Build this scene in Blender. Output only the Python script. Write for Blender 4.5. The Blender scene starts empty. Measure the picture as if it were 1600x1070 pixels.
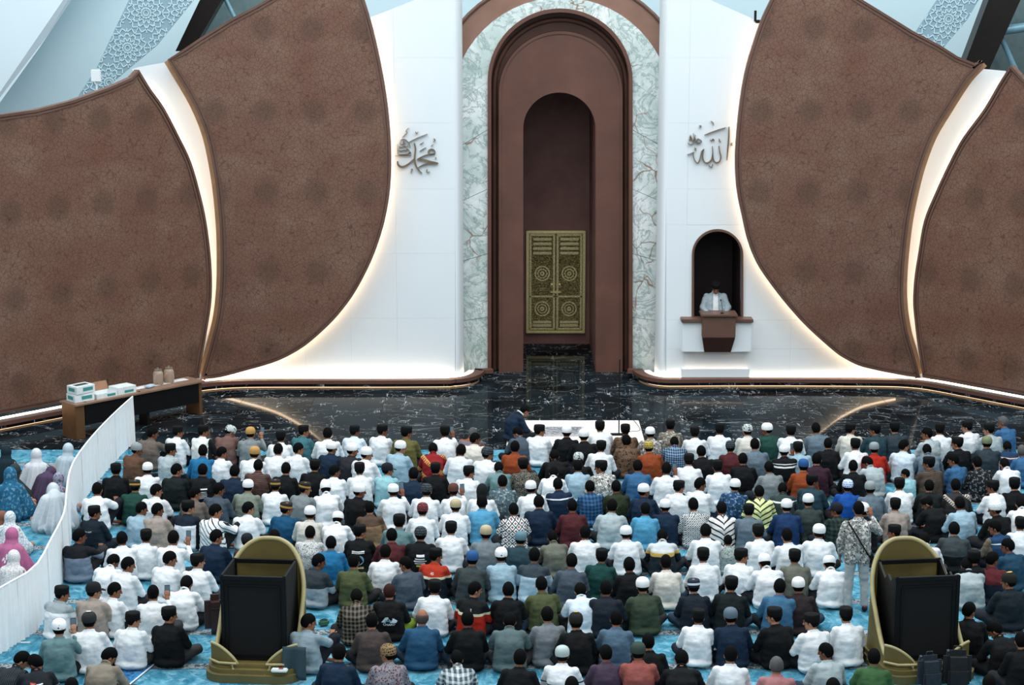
import bpy, bmesh, math, random
from mathutils import Vector, Matrix, noise
from mathutils.bvhtree import BVHTree
random.seed(7)
scn = bpy.context.scene
col = scn.collection
# ------------------------------------------------------------------ camera, world, lights, exposure
FPX, TH, CAMH = 2913.0, math.radians(11.2), 9.4
cam_d = bpy.data.cameras.new('camera'); cam_d.sensor_width = 36; cam_d.lens = 36*FPX/1600
cam_d.clip_end = 400
cam = bpy.data.objects.new('camera', cam_d); col.objects.link(cam)
cam.location = (0, 0, CAMH); cam.rotation_euler = (math.pi/2-TH, 0, 0)
scn.camera = cam
world = bpy.data.worlds.new('hall_daylight'); scn.world = world; world.use_nodes = True
wbg = world.node_tree.nodes['Background']
wbg.inputs[0].default_value = (0.80, 0.93, 1.0, 1); wbg.inputs[1].default_value = 0.46
def area_light(name, loc, size, power, color, rot=(0, 0, 0)):
    d = bpy.data.lights.new(name, 'AREA'); d.shape = 'RECTANGLE'; d.size, d.size_y = size
    d.energy = power; d.color = color
    o = bpy.data.objects.new(name, d); col.objects.link(o); o.location = loc; o.rotation_euler = rot
    return o
area_light('hall_skylight', (0, 30, 19), (40, 26), 7600, (0.93, 0.97, 1.0))
area_light('hall_front_daylight', (0, 2, 17), (30, 10), 1700, (0.93, 0.97, 1.0), (math.radians(62), 0, 0))
area_light('backdrop_fill', (0, 45.5, 15), (44, 3), 1700, (0.90, 0.97, 1.0), (math.radians(72), 0, 0)).visible_glossy = True  # added light that brightens the blue backdrop and the leaf tops
vs = scn.view_settings
vs.view_transform = 'Standard'; vs.look = 'None'; vs.exposure = 0.32; vs.gamma = 1.0; vs.use_curve_mapping = False

# ------------------------------------------------------------------ helpers
CAM = Vector((0, 0, CAMH))
def ray(x, y):
    u = (x-800)/FPX; v = -(y-535)/FPX
    return Vector((u, math.cos(TH)+v*math.sin(TH), -math.sin(TH)+v*math.cos(TH)))
def at(x, y, Y):                                   # world point seen at photo pixel x, y on the plane Y = const
    d = ray(x, y); return CAM+d*(Y/d.y)
def flo(x, y, z=0.0):                              # ... on the level z
    d = ray(x, y); return CAM+d*((z-CAMH)/d.z)
def hit(x, y, p, n):                               # ... on any plane
    d = ray(x, y); return CAM+d*((p-CAM).dot(n)/d.dot(n))
def lin(h):
    h = h.lstrip('#'); c = [int(h[i:i+2], 16)/255 for i in (0, 2, 4)]
    return tuple(x/12.92 if x <= .04045 else ((x+.055)/1.055)**2.4 for x in c)+(1.0,)

class NT:
    def __init__(s, name):
        s.m = bpy.data.materials.new(name); s.m.use_nodes = True
        s.t = s.m.node_tree; s.b = s.t.nodes['Principled BSDF']; s.tc = None
    def n(s, typ, **kw):
        nd = s.t.nodes.new(typ)
        for k, v in kw.items():
            if k.startswith('i_'):
                key = k[2:]; key = int(key) if key.isdigit() else key.replace('_', ' ')
                s.set(nd.inputs[key], v)
            else: setattr(nd, k, v)
        return nd
    def set(s, sock, v):
        if isinstance(v, bpy.types.NodeSocket): s.t.links.new(v, sock)
        else: sock.default_value = v
    def coord(s, kind='Object', scale=(1, 1, 1), rot=(0, 0, 0), loc=(0, 0, 0)):
        if not s.tc: s.tc = s.n('ShaderNodeTexCoord')
        mp = s.n('ShaderNodeMapping'); s.t.links.new(s.tc.outputs[kind], mp.inputs[0])
        mp.inputs[3].default_value = scale; mp.inputs[2].default_value = rot; mp.inputs[1].default_value = loc
        return mp.outputs[0]
    def noise(s, vec, scale, detail=3, rough=.5, dist=0):
        nd = s.n('ShaderNodeTexNoise', i_Scale=scale, i_Detail=detail, i_Roughness=rough, i_Distortion=dist)
        s.t.links.new(vec, nd.inputs['Vector']); return nd.outputs[0]
    def vor(s, vec, scale, feature='DISTANCE_TO_EDGE', out=0, rnd=1.0):
        nd = s.n('ShaderNodeTexVoronoi', feature=feature, i_Scale=scale, i_Randomness=rnd)
        s.t.links.new(vec, nd.inputs['Vector']); return nd.outputs[out]
    def math(s, op, a, b=None, c=None):
        nd = s.n('ShaderNodeMath', operation=op); s.set(nd.inputs[0], a)
        if b is not None: s.set(nd.inputs[1], b)
        if c is not None: s.set(nd.inputs[2], c)
        return nd.outputs[0]
    def mr(s, v, a, b, c=0.0, d=1.0, smooth=False):
        nd = s.n('ShaderNodeMapRange'); s.set(nd.inputs[0], v)
        if smooth: nd.interpolation_type = 'SMOOTHSTEP'
        for i, q in zip((1, 2, 3, 4), (a, b, c, d)): nd.inputs[i].default_value = q
        return nd.outputs[0]
    def mix(s, f, a, b, bt='MIX'):
        nd = s.n('ShaderNodeMix', data_type='RGBA', blend_type=bt)
        s.set(nd.inputs[0], f); s.set(nd.inputs[6], a); s.set(nd.inputs[7], b); return nd.outputs[2]
    def sep(s, vec):
        nd = s.n('ShaderNodeSeparateXYZ'); s.t.links.new(vec, nd.inputs[0]); return nd.outputs
    def bump(s, h, strength=.3, dist=.01):
        nd = s.n('ShaderNodeBump'); nd.inputs[0].default_value = strength; nd.inputs[1].default_value = dist
        s.t.links.new(h, nd.inputs['Height']); s.t.links.new(nd.outputs[0], s.b.inputs['Normal'])
    def out(s, colr, rough=.8, metal=0.0, spec=.5, sheen=0):
        s.set(s.b.inputs['Base Color'], colr); s.set(s.b.inputs['Roughness'], rough)
        s.b.inputs['Metallic'].default_value = metal; s.b.inputs['Specular IOR Level'].default_value = spec
        return s.m
def plain(name, h, rough=.7, metal=0.0, spec=.4, vary=.06, nscale=6):
    t = NT(name); c = lin(h); d = tuple(x*(1-3*vary) for x in c[:3])+(1,)
    f = t.noise(t.coord(), nscale, 4)
    m = t.out(t.mix(t.mr(f, .3, .7), d, c), rough, metal, spec); t.bump(f, .08, .01); return m
def emit(name, color, strength):
    t = NT(name); t.b.inputs['Base Color'].default_value = (.8, .75, .7, 1)
    f = t.noise(t.coord(), 3); e = t.mix(t.math('MULTIPLY', f, .15), color, (1, 1, 1, 1))
    t.set(t.b.inputs['Emission Color'], e); t.b.inputs['Emission Strength'].default_value = strength; return t.m

def meshdata(name, V, F, mat=None, smooth=False):
    me = bpy.data.meshes.new(name); me.from_pydata([tuple(v) for v in V], [], F); me.update()
    bm = bmesh.new(); bm.from_mesh(me); bmesh.ops.recalc_face_normals(bm, faces=bm.faces); bm.to_mesh(me); bm.free()
    if smooth:
        for p in me.polygons: p.use_smooth = True
    if mat: me.materials.append(mat)
    return me
def link(name, me, parent=None):
    o = bpy.data.objects.new(name, me); col.objects.link(o)
    if parent is not None: o.parent = parent
    return o
def obj(name, V, F, mat, parent=None, smooth=False): return link(name, meshdata(name, V, F, mat, smooth), parent)
def thing(name, label, cat, loc=(0, 0, 0), rz=0, group=None):
    o = bpy.data.objects.new(name, None); col.objects.link(o); o.location = loc; o.rotation_euler = (0, 0, rz)
    o.empty_display_size = .1
    return tag(o, label, cat, group)
def tag(o, label, cat, group=None):
    o['label'] = label; o['category'] = cat
    if group: o['group'] = group
    return o
def struct(o): o['kind'] = 'structure'; return o
def smooth_by_angle(o, ang=40):
    me = o.data
    for p in me.polygons: p.use_smooth = True
    me.set_sharp_from_angle(angle=math.radians(ang)); return o

class MB:                                          # collects simple solids into one mesh
    def __init__(s): s.V = []; s.F = []
    def add(s, V, F):
        k = len(s.V); s.V += [Vector(v) for v in V]; s.F += [tuple(i+k for i in f) for f in F]; return s
    def box(s, c, d, rz=0, bev=0.0, M=None):
        bm = bmesh.new(); bmesh.ops.create_cube(bm, size=1)
        for v in bm.verts: v.co = Vector((v.co.x*d[0], v.co.y*d[1], v.co.z*d[2]))
        if bev: bmesh.ops.bevel(bm, geom=bm.edges[:], offset=bev, segments=2, affect='EDGES')
        R = M if M is not None else Matrix.Translation(Vector(c)) @ Matrix.Rotation(rz, 4, 'Z')
        bm.verts.index_update()
        s.add([R @ v.co for v in bm.verts], [[v.index for v in f.verts] for f in bm.faces]); bm.free(); return s
    def plate(s, pts, off):                        # flat outline pts (3D) pushed along off
        n = len(pts); off = Vector(off)
        s.add([Vector(p) for p in pts]+[Vector(p)+off for p in pts],
              [tuple(range(n)), tuple(range(2*n-1, n-1, -1))]+[(i, (i+1) % n, n+(i+1) % n, n+i) for i in range(n)]); return s
    def ring(s, A, B, off):                        # plate with an opening: outlines A and B of equal length, open or closed
        n = len(A); off = Vector(off); V = [Vector(p) for p in A]+[Vector(p) for p in B]
        V += [v+off for v in V]; F = []
        for i in range(n-1):
            j = i+1
            F += [(i, j, n+j, n+i), (2*n+i, 3*n+i, 3*n+j, 2*n+j), (i, 2*n+i, 2*n+j, j), (n+i, n+j, 3*n+j, 3*n+i)]
        F += [(0, n, 3*n, 2*n), (n-1, 3*n-1, 4*n-1, 2*n-1)]
        s.add(V, F); return s
    def sweep(s, path, prof, up=None, closed=False):   # prof: list of (a, b), a across (path x up), b along up
        n, k = len(path), len(prof); P = [Vector(p) for p in path]; V = []
        for i in range(n):
            t = (P[(i+1) % n]-P[i-1]) if closed else (P[min(i+1, n-1)]-P[max(i-1, 0)])
            t.normalize(); u = Vector(up) if up is not None else Vector((0, 0, 1) if abs(t.z) < .97 else (0, 1, 0))
            a = t.cross(u); a.normalize(); u2 = a.cross(t).normalized() if up is None else u
            V += [P[i]+a*q[0]+u2*q[1] for q in prof]
        F = []
        for i in range(n if closed else n-1):
            for j in range(k):
                F.append((i*k+j, i*k+(j+1) % k, ((i+1) % n)*k+(j+1) % k, ((i+1) % n)*k+j))
        if not closed: F += [tuple(range(k-1, -1, -1)), tuple((n-1)*k+j for j in range(k))]
        s.add(V, F); return s
    def tube(s, path, r, n=8, closed=False, up=None):
        return s.sweep(path, [(r*math.cos(2*math.pi*i/n), r*math.sin(2*math.pi*i/n)) for i in range(n)], up, closed)
    def lathe(s, prof, c=(0, 0, 0), n=20, ry=1.0, M=None):
        V = []; F = []; k = len(prof); c = Vector(c)
        for i in range(n):
            a = 2*math.pi*i/n
            for r, z in prof: V.append(c+Vector((r*math.cos(a), r*math.sin(a)*ry, z)))
        for i in range(n):
            for j in range(k-1): F.append((i*k+j, ((i+1) % n)*k+j, ((i+1) % n)*k+j+1, i*k+j+1))
        F.append(tuple(i*k for i in range(n-1, -1, -1))); F.append(tuple(i*k+k-1 for i in range(n)))
        if M is not None: V = [M @ v for v in V]
        s.add(V, F); return s
    def capsule(s, p0, r0, p1, r1, n=12, flat=1.0, m=4):
        p0, p1 = Vector(p0), Vector(p1); d = p1-p0; L = d.length
        d = d/L if L > 1e-6 else Vector((0, 0, 1))
        q = d.to_track_quat('Z', 'Y').to_matrix(); V = []; F = []; rings = []
        for i in range(m+1):
            a = -math.pi/2+math.pi/2*i/m; rings.append((p0, r0*math.cos(a), r0*math.sin(a)))
        for i in range(m+1):
            a = math.pi/2*i/m; rings.append((p1, r1*math.cos(a), r1*math.sin(a)))
        for c, r, h in rings:
            r = max(r, 1e-4)
            for j in range(n):
                a = 2*math.pi*j/n
                V.append(c+q @ Vector((r*math.cos(a), r*math.sin(a)*flat, h)))
        for i in range(len(rings)-1):
            for j in range(n): F.append((i*n+j, i*n+(j+1) % n, (i+1)*n+(j+1) % n, (i+1)*n+j))
        F += [tuple(range(n-1, -1, -1)), tuple((len(rings)-1)*n+j for j in range(n))]
        s.add(V, F); return s
    def ball(s, c, r, M=None, n=16, m=10):
        V = []; F = []; M = M if M is not None else Matrix.Translation(Vector(c))
        for i in range(m+1):
            a = -math.pi/2+math.pi*i/m
            for j in range(n):
                b = 2*math.pi*j/n
                V.append(M @ Vector((max(math.cos(a), 1e-4)*math.cos(b)*r[0], max(math.cos(a), 1e-4)*math.sin(b)*r[1], math.sin(a)*r[2])))
        for i in range(m):
            for j in range(n): F.append((i*n+j, i*n+(j+1) % n, (i+1)*n+(j+1) % n, (i+1)*n+j))
        F += [tuple(range(n-1, -1, -1)), tuple(m*n+j for j in range(n))]
        s.add(V, F); return s
    def data(s, name, mat, smooth=False): return meshdata(name, s.V, s.F, mat, smooth)
    def build(s, name, mat, parent=None, ang=None):
        o = obj(name, s.V, s.F, mat, parent)
        if ang: smooth_by_angle(o, ang)
        return o
def spline(pts, n=5, closed=False):                # Catmull-Rom through pixel points
    out = []; N = len(pts)
    for i in range(N if closed else N-1):
        p = [pts[(i+k) % N] if closed else pts[min(max(i+k, 0), N-1)] for k in (-1, 0, 1, 2)]
        for j in range(n):
            t = j/n
            out.append(tuple(.5*((2*p[1][a])+(-p[0][a]+p[2][a])*t+(2*p[0][a]-5*p[1][a]+4*p[2][a]-p[3][a])*t*t+(-p[0][a]+3*p[1][a]-3*p[2][a]+p[3][a])*t**3) for a in range(len(p[0]))))
    if not closed: out.append(tuple(pts[-1]))
    return out

# ------------------------------------------------------------------ materials of the hall
def m_bronze():
    t = NT('bronze_filigree'); o = t.coord()
    cells = t.vor(o, 10.5)
    cells2 = t.vor(t.coord(scale=(1.9, 1.9, 1.9)), 9)
    line = t.mr(cells, .01, .07, 1, 0); line2 = t.math('MULTIPLY', t.mr(cells2, .01, .09, 1, 0), .4)
    ln = t.math('MAXIMUM', line, line2)
    big = t.noise(o, .9, 4, .6); big2 = t.noise(t.coord(scale=(1, 1, 2.4)), .55, 3)
    # regular grid of faint darker round spots across the sheet
    sp = t.sep(t.coord(scale=(1/1.12, 0, 1/1.82)))
    fx = t.math('SUBTRACT', t.math('FRACT', sp[0]), .5); fz = t.math('MULTIPLY', t.math('SUBTRACT', t.math('FRACT', sp[2]), .5), 1.62)
    rr = t.math('SQRT', t.math('ADD', t.math('MULTIPLY', fx, fx), t.math('MULTIPLY', fz, fz)))
    spot = t.math('MULTIPLY', t.mr(rr, .12, .34, 1, 0, True), .6)
    c = t.mix(t.mr(big, .35, .65), lin('715041'), lin('7f6353'))
    c = t.mix(t.math('MULTIPLY', t.mr(big2, .42, .62), .55), c, lin('6d4638'))
    c = t.mix(spot, c, lin('574235'))
    c = t.mix(t.math('MULTIPLY', ln, .7), c, lin('452a20'))
    m = t.out(c, .52, .15, .4); t.bump(ln, -.25, .01); return m
def m_brown(name='brown_plaster', a='6b493d', b='5a3d33', rough=.5, spec=.35):
    t = NT(name); f = t.noise(t.coord(), 1.3, 5, .6); g = t.noise(t.coord(), 45, 2)
    m = t.out(t.mix(t.mr(f, .3, .7), lin(b), lin(a)), rough, .1, spec); t.bump(g, .1, .004); return m
def m_marble():
    t = NT('green_marble'); o = t.coord(); inf = t.n('ShaderNodeObjectInfo')
    off = t.n('ShaderNodeVectorMath', operation='ADD', i_0=o); t.set(off.inputs[1], inf.outputs['Location'])
    o = off.outputs[0]
    w = t.noise(o, .9, 6, .62, 1.4); v1 = t.math('ABSOLUTE', t.math('SUBTRACT', t.noise(o, 1.1, 6, .65, 2.2), .5))
    v2 = t.math('ABSOLUTE', t.math('SUBTRACT', t.noise(o, 2.3, 5, .6, 1.2), .47))
    c = t.mix(t.mr(w, .35, .65), lin('bccdc8'), lin('eff2f1'))
    c = t.mix(t.math('MULTIPLY', t.mr(v1, 0, .045, 1, 0), .75), c, lin('849a96'))
    c = t.mix(t.math('MULTIPLY', t.mr(v2, 0, .012, 1, 0), .6), c, lin('7f8f8c'))
    rust = t.math('MULTIPLY', t.mr(t.vor(t.n('ShaderNodeVectorMath', operation='ADD', i_0=o, i_1=t.n('ShaderNodeTexNoise', i_Scale=1.6).outputs[1]).outputs[0], 1.3), 0, .03, 1, 0), t.mr(t.noise(o, .8, 3), .53, .6))
    c = t.mix(rust, c, lin('8a5a3c'))
    return t.out(c, .28, 0, .5)
def m_floor():
    t = NT('black_marble'); g = t.n('ShaderNodeNewGeometry'); inf = t.n('ShaderNodeObjectInfo')
    ad = t.n('ShaderNodeVectorMath', operation='MULTIPLY_ADD')
    t.set(ad.inputs[0], inf.outputs['Random']); ad.inputs[1].default_value = (3, 7, 0); t.set(ad.inputs[2], g.outputs['Position'])
    def mp(sc, rot=0):
        q = t.n('ShaderNodeMapping'); t.set(q.inputs[0], ad.outputs[0]); q.inputs[3].default_value = sc; q.inputs[2].default_value = (0, 0, rot); return q.outputs[0]
    a = mp((9.5, 1.5, 1), .13); b = mp((.9, 1.6, 1), -.3)
    v1 = t.math('ABSOLUTE', t.math('SUBTRACT', t.noise(a, 1.0, 3, .55, .5), .5))
    k1 = t.math('MULTIPLY', t.mr(v1, .001, .016, 1, 0), t.mr(t.noise(mp((1.9, .8, 1)), 1.9, 4), .57, .66))
    v2 = t.math('ABSOLUTE', t.math('SUBTRACT', t.noise(b, .8, 4, .6, 1.0), .5))
    k2 = t.math('MULTIPLY', t.mr(v2, .0, .006, 1, 0), .4)
    k = t.math('MAXIMUM', k1, k2)
    cl = t.noise(mp((.7, .7, 1)), .9, 3)
    c = t.mix(t.mr(cl, .35, .65), lin('0b0e11'), lin('1b262c'))
    c = t.mix(k, c, lin('c5ccce'))
    return t.out(c, t.math('ADD', t.math('MULTIPLY', cl, .04), .035), 0, .008)
def m_carpet():
    t = NT('blue_carpet'); g = t.n('ShaderNodeNewGeometry'); p = g.outputs['Position']
    def mp(sc, rot=0):
        q = t.n('ShaderNodeMapping'); t.set(q.inputs[0], p); q.inputs[3].default_value = sc; q.inputs[2].default_value = (0, 0, rot); return q.outputs[0]
    a = t.noise(mp((1.7, 1.0, 1), .7), 2.0, 6, .65, 1.6); b = t.noise(mp((1, 1, 1)), 5.5, 4, .6, .8)
    c = t.mix(t.mr(a, .38, .62), lin('276a82'), lin('5f9cb0'))
    c = t.mix(t.math('MULTIPLY', t.mr(b, .55, .7), .6), c, lin('98c2cf'))
    c = t.mix(t.math('MULTIPLY', t.mr(b, .45, .32), .5), c, lin('1f5a77'))
    y = t.sep(p)[1]
    ph = t.math('FRACT', t.math('DIVIDE', t.math('SUBTRACT', y, 24.28), 1.35))      # row borders every 1.35 m
    band = t.math('LESS_THAN', ph, .145)
    fl = t.vor(mp((1, 1, 1)), 13, 'F1'); fl2 = t.noise(mp((1, 1, 1)), 16, 3, .6, 1.2)
    bc = t.mix(t.mr(fl2, .46, .54), lin('3f494e'), lin('989fa2'))
    bc = t.mix(t.mr(fl, .0, .25, .7, 0), bc, lin('3c474c'))
    edge = t.math('MAXIMUM', t.math('MULTIPLY', t.math('GREATER_THAN', ph, .145), t.math('LESS_THAN', ph, .17)), t.math('GREATER_THAN', ph, .98))
    c = t.mix(band, c, bc); c = t.mix(edge, c, lin('3f7089'))
    f = t.noise(mp((1, 1, 1)), 160, 2)
    m = t.out(c, .95, 0, .1); t.bump(f, .3, .004); return m
def m_white():
    t = NT('white_solid_surface'); f = t.noise(t.coord(), .7, 3)
    return t.out(t.mix(f, lin('dbe3e7'), lin('e2e9ec')), .45, 0, .35)
M_BRONZE = m_bronze(); M_BROWN = m_brown(); M_BROWNLIT = m_brown('lit_brown_niche', '84605a', '6f4d47', .55)  # niche brown made lighter: the light inside the niche is put into its colour
M_RIM = m_brown('bronze_rim', '6d5246', '5b4238', .42); M_MARBLE = m_marble(); M_FLOOR = m_floor(); M_CARPET = m_carpet(); M_WHITE = m_white()
M_TAN = plain('lit_bronze_edge', 'b98e68', .5, .1)  # bronze edge whose tan colour carries the glow of the strips
M_LED = emit('warm_led', (1.0, .70, .42, 1), 12.0); M_LEDK = emit('warm_led_kerb', (1.0, .80, .58, 1), 5.0); M_LEDF = emit('warm_led_floor', (1.0, .58, .28, 1), 1.8)
M_BLUE = plain('pale_blue_ceiling', 'c3dbe3', .6, vary=.02, nscale=.4)
M_BLUE2 = plain('lit_blue_ceiling', 'd3e3ea', .6, vary=.02, nscale=.4)  # paler tone puts the lit part of the soffit into its colour
M_BEAM = plain('dark_steel', '2a2524', .45, .3); M_PIPE = plain('blue_steel_pipe', '6d94a3', .4, .2)
M_BLACK = plain('black_frame', '08090b', .5, .0, .25); M_FABRIC = plain('black_speaker_cloth', '090b0d', .9, nscale=60)

# ------------------------------------------------------------------ the hall
YW, YL = 42.42, 41.95                  # white wall, front of the inner bronze leaves
XC = at(877, 589, YW).x
def outline(px, Y): return [at(x, y, Y) for x, y in px]
BACK = Vector((0, 1, 0))
# floor of black marble slabs
fl = struct(link('floor', MB().box((0, 31.0, -.08), (60, 44, .1)).data('floor', plain('floor_bed', '17191b', .8))))
tile_me = None; TS = 1.6
for i in range(-9, 10):
    for j in range(8):
        c = (XC+i*TS, 36.3+TS*(j+.5)-.05, -.015)
        if tile_me is None:
            tile_me = MB().box((0, 0, 0), (TS-.004, TS-.004, .03), bev=.002).data('tile', M_FLOOR)
        o = link('tile', tile_me, fl); o.location = c
# carpet, one wall-to-wall weave
tag(MB().box((0, 28.15, .004), (30, 16.3, .03), bev=.008).build('carpet', M_CARPET), 'pale blue marbled carpet with grey floral row borders under the crowd', 'carpet')

# backdrop of the hall behind the leaves: pale blue sloping soffits, beams, truss
def slab(name, pts, mat, th=.03): return MB().plate(pts, BACK*th).build(name, mat)
struct(slab('wall_back', [Vector((-40, 56, -.5)), Vector((40, 56, -.5)), Vector((40, 52, 26)), Vector((-40, 52, 26))], M_BLUE))
struct(slab('ceiling', [at(-80, 260, 53.4), at(0, 160, 53.4), at(62, 74, 53.4), at(118, -10, 53.4), at(160, -90, 53), at(-80, -90, 53)], M_BLUE2))
struct(slab('trim_1', [at(318, -12, 50.5), at(353, -12, 50.5), at(300, 80, 51), at(274, 80, 51)], M_BEAM, .6))
struct(slab('trim_2', [at(1549, -12, 50.5), at(1600, -12, 50.5), at(1536, 130, 51), at(1496, 130, 51)], M_BEAM, .6))
struct(slab('window_1', [at(1600, -12, 52.2), at(1700, -12, 52.2), at(1700, 150, 52.2), at(1520, 150, 52.2)], plain('greenish_glass', '55686a', .15, 0, .6), .05))
struct(slab('window_2', [at(353, -12, 52.2), at(430, -12, 52.2), at(380, 60, 52.2), at(300, 90, 52.2)], bpy.data.materials['greenish_glass'], .05))
for nm, a, b, r, Y in (('trim_3', (1545, 51), (1660, 34), .13, 51), ('trim_4', (1562, 54), (1588, 112), .08, 51.2), ('trim_5', (350, -6), (366, 26), .06, 51)):
    struct(MB().tube([at(*a, Y), at(*b, Y)], r, 10).build(nm, M_PIPE, ang=40))
# pierced pattern bands on the soffits
def pattern_band(name, quad, Y, label, seed):
    root = thing(name, label, 'pattern band', at(*quad[0], Y))
    inv = Matrix.Translation(-root.location)
    P = [at(x, y, Y) for x, y in quad]
    MB().plate([inv @ p for p in P], BACK*.05).build('backing', plain('grey_blue_band', '7d99a5', .6, vary=.03), root)
    mb = MB(); poly = [(p.x, p.z) for p in P]
    def inside(q):
        r = False
        for i in range(len(poly)):
            a, b = poly[i], poly[i-1]
            if (a[1] > q[1]) != (b[1] > q[1]) and q[0] < (b[0]-a[0])*(q[1]-a[1])/(b[1]-a[1])+a[0]: r = not r
        return r
    def seg(a, b, w=.011):
        n = 4
        for i in range(n):
            p = [a[k]+(b[k]-a[k])*i/n for k in (0, 1)]; q = [a[k]+(b[k]-a[k])*(i+1)/n for k in (0, 1)]
            if inside(p) and inside(q):
                d = Vector((q[0]-p[0], q[1]-p[1])); 
                if d.length < 1e-5: continue
                nn = Vector((-d.y, d.x)).normalized()*w
                mb.plate([inv @ Vector((p[0]+nn.x, Y-.02, p[1]+nn.y)), inv @ Vector((q[0]+nn.x, Y-.02, q[1]+nn.y)), inv @ Vector((q[0]-nn.x, Y-.02, q[1]-nn.y)), inv @ Vector((p[0]-nn.x, Y-.02, p[1]-nn.y))], BACK*.02)
    cx = sum(p[0] for p in poly)/len(poly); cz = sum(p[1] for p in poly)/len(poly); S = 1.05
    for i in range(-4, 5):
        for j in range(-4, 5):
            c = (cx+(i+.5*(j % 2))*S, cz+j*S*.87)
            def pt(r, k, N=12, ph=0): return (c[0]+r*math.cos(2*math.pi*(k+ph)/N), c[1]+r*math.sin(2*math.pi*(k+ph)/N))
            for k in range(12):
                seg(pt(.07, k), pt(.07, k+1)); seg(pt(.17, k), pt(.3, k, ph=.5)); seg(pt(.17, k), pt(.3, k, ph=-.5))
                seg(pt(.17, k), pt(.1, k, ph=.5)); seg(pt(.17, k), pt(.1, k, ph=-.5))
                seg(pt(.3, k, ph=.5), pt(.42, k)); seg(pt(.3, k, ph=-.5), pt(.42, k)); seg(pt(.42, k), pt(.52, k, ph=.5)); seg(pt(.42, k), pt(.52, k, ph=-.5))
                seg(pt(.34, k), pt(.52, k))
    o = mb.build('lattice', plain('pale_lattice', 'b9d2da', .6, vary=.02), root); o['kind'] = 'stuff'
pattern_band('pattern_band', [(207, -12), (312, -12), (246, 70), (165, 138), (118, 156), (150, 108)], 50, 'grey blue pierced star pattern band above the left end panel', 1)
pattern_band('pattern_band', [(1472, -12), (1536, -12), (1512, 30), (1466, 84), (1424, 60)], 50, 'grey blue pierced star pattern band beside the black beam', 2)
bx = thing('projector_box', 'small white box on a rod above the left end panel', 'box', at(151, 142, 41))
MB().box((0, 0, .33), (.2, .12, .26), bev=.01).build('case', M_WHITE, bx); MB().tube([(0, 0, -.2), (0, 0, .2)], .015).build('rod', M_WHITE, bx)
cm = thing('security_camera', 'small dark camera on the top edge of the white wall', 'camera', at(1180, 32, YW))
MB().box((0, 0, .1), (.05, .06, .24)).box((.05, -.03, -.02), (.1, .16, .07), bev=.01).build('case', M_BLACK, cm); MB().tube([(.05, -.11, -.02), (.05, -.13, -.02)], .028, 10).build('lens', M_BEAM, cm)

# white wall in large slabs
def clip(poly, x0, x1, z0, z1):
    def cut(P, ax, v, keep_less):
        o = []
        for i in range(len(P)):
            a, b = P[i-1], P[i]; ia = (a[ax] <= v) == keep_less or a[ax] == v; ib = (b[ax] <= v) == keep_less or b[ax] == v
            if ia != ib:
                t = (v-a[ax])/(b[ax]-a[ax]); o.append(tuple(a[k]+(b[k]-a[k])*t for k in (0, 1)))
            if ib: o.append(b)
        return o
    for ax, v, kl in ((0, x0, False), (0, x1, True), (1, z0, False), (1, z1, True)):
        poly = cut(poly, ax, v, kl)
        if len(poly) < 3: return []
    return poly
def white_wall(name, px, xs, ys, skip=()):
    P = [at(x, y, YW) for x, y in px]; poly = [(p.x, p.z) for p in P]
    root = struct(MB().plate([p+BACK*.012 for p in P], BACK*.14).build(name, M_WHITE)) if not skip else None
    X = [at(x, 300, YW).x for x in xs]; Z = [at(800, y, YW).z for y in ys]
    if root is None:
        mb = MB()
        for i in range(len(X)-1):
            for j in range(len(Z)-1):
                if (i, j) in skip: continue
                q = clip(poly, X[i], X[i+1], Z[j+1], Z[j])
                if len(q) > 2: mb.plate([Vector((a, YW+.012, b)) for a, b in q], BACK*.14)
        root = struct(mb.build(name, M_WHITE))
    for i in range(len(X)-1):
        for j in range(len(Z)-1):
            if (i, j) in skip: continue
            q = clip(poly, X[i]+.0012, X[i+1]-.0012, Z[j+1]+.0012, Z[j]-.0012)
            if len(q) > 2: MB().plate([Vector((a, YW, b)) for a, b in q], BACK*.012).build('panel', M_WHITE, root)
    return root
WT = YW+1.15
wl_ = white_wall('wall_front_left', [(711, -25), (577, 28), (560, 28), (540, 200), (540, 420), (420, 520), (300, 596), (711, 596)], (300, 400, 472, 545, 618, 711), (-60, 90, 192, 295, 396, 497, 600))
wr_ = white_wall('wall_front_right', [(1041, -28), (1110, 0), (1187, 34), (1200, 34), (1215, 220), (1240, 440), (1330, 530), (1450, 594), (1041, 590)], (1041, 1074, 1168, 1242, 1315, 1390, 1460), (-60, 90, 192, 295, 351, 500, 545, 600), skip=((1, 4), (1, 5)))
# rounded returns of the white wall towards the portal
for nm, x0, sgn, root, ytop in (('corner', 711, 1, wl_, -25), ('corner', 1041, -1, wr_, -28)):
    p0 = at(x0, 300, YW); W = .17; D = .5; z0 = .02; mb = MB(); path = []
    for i in range(13):
        a = math.pi/2*i/12; path.append((p0.x+sgn*W*math.sin(a), YW+.012+D*(1-math.cos(a))))
    ztop = at(x0, ytop, YW).z
    V = [Vector((x, y, z)) for x, y in path for z in (z0, ztop+.45*abs(x-p0.x)/W)]+[Vector((x-sgn*.08, y+.08, z)) for x, y in path for z in (z0, ztop+.45*abs(x-p0.x)/W)]
    n = len(path); F = []
    for i in range(n-1):
        a, b = 2*i, 2*n+2*i
        F += [(a, a+2, a+3, a+1), (b, b+1, b+3, b+2), (a+1, a+3, b+3, b+1), (a, b, b+2, a+2)]
    F += [(0, 1, 2*n+1, 2*n), (2*n-2, 4*n-2, 4*n-1, 2*n-1)]
    smooth_by_angle(obj(nm, V, F, M_WHITE, root), 50)

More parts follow.
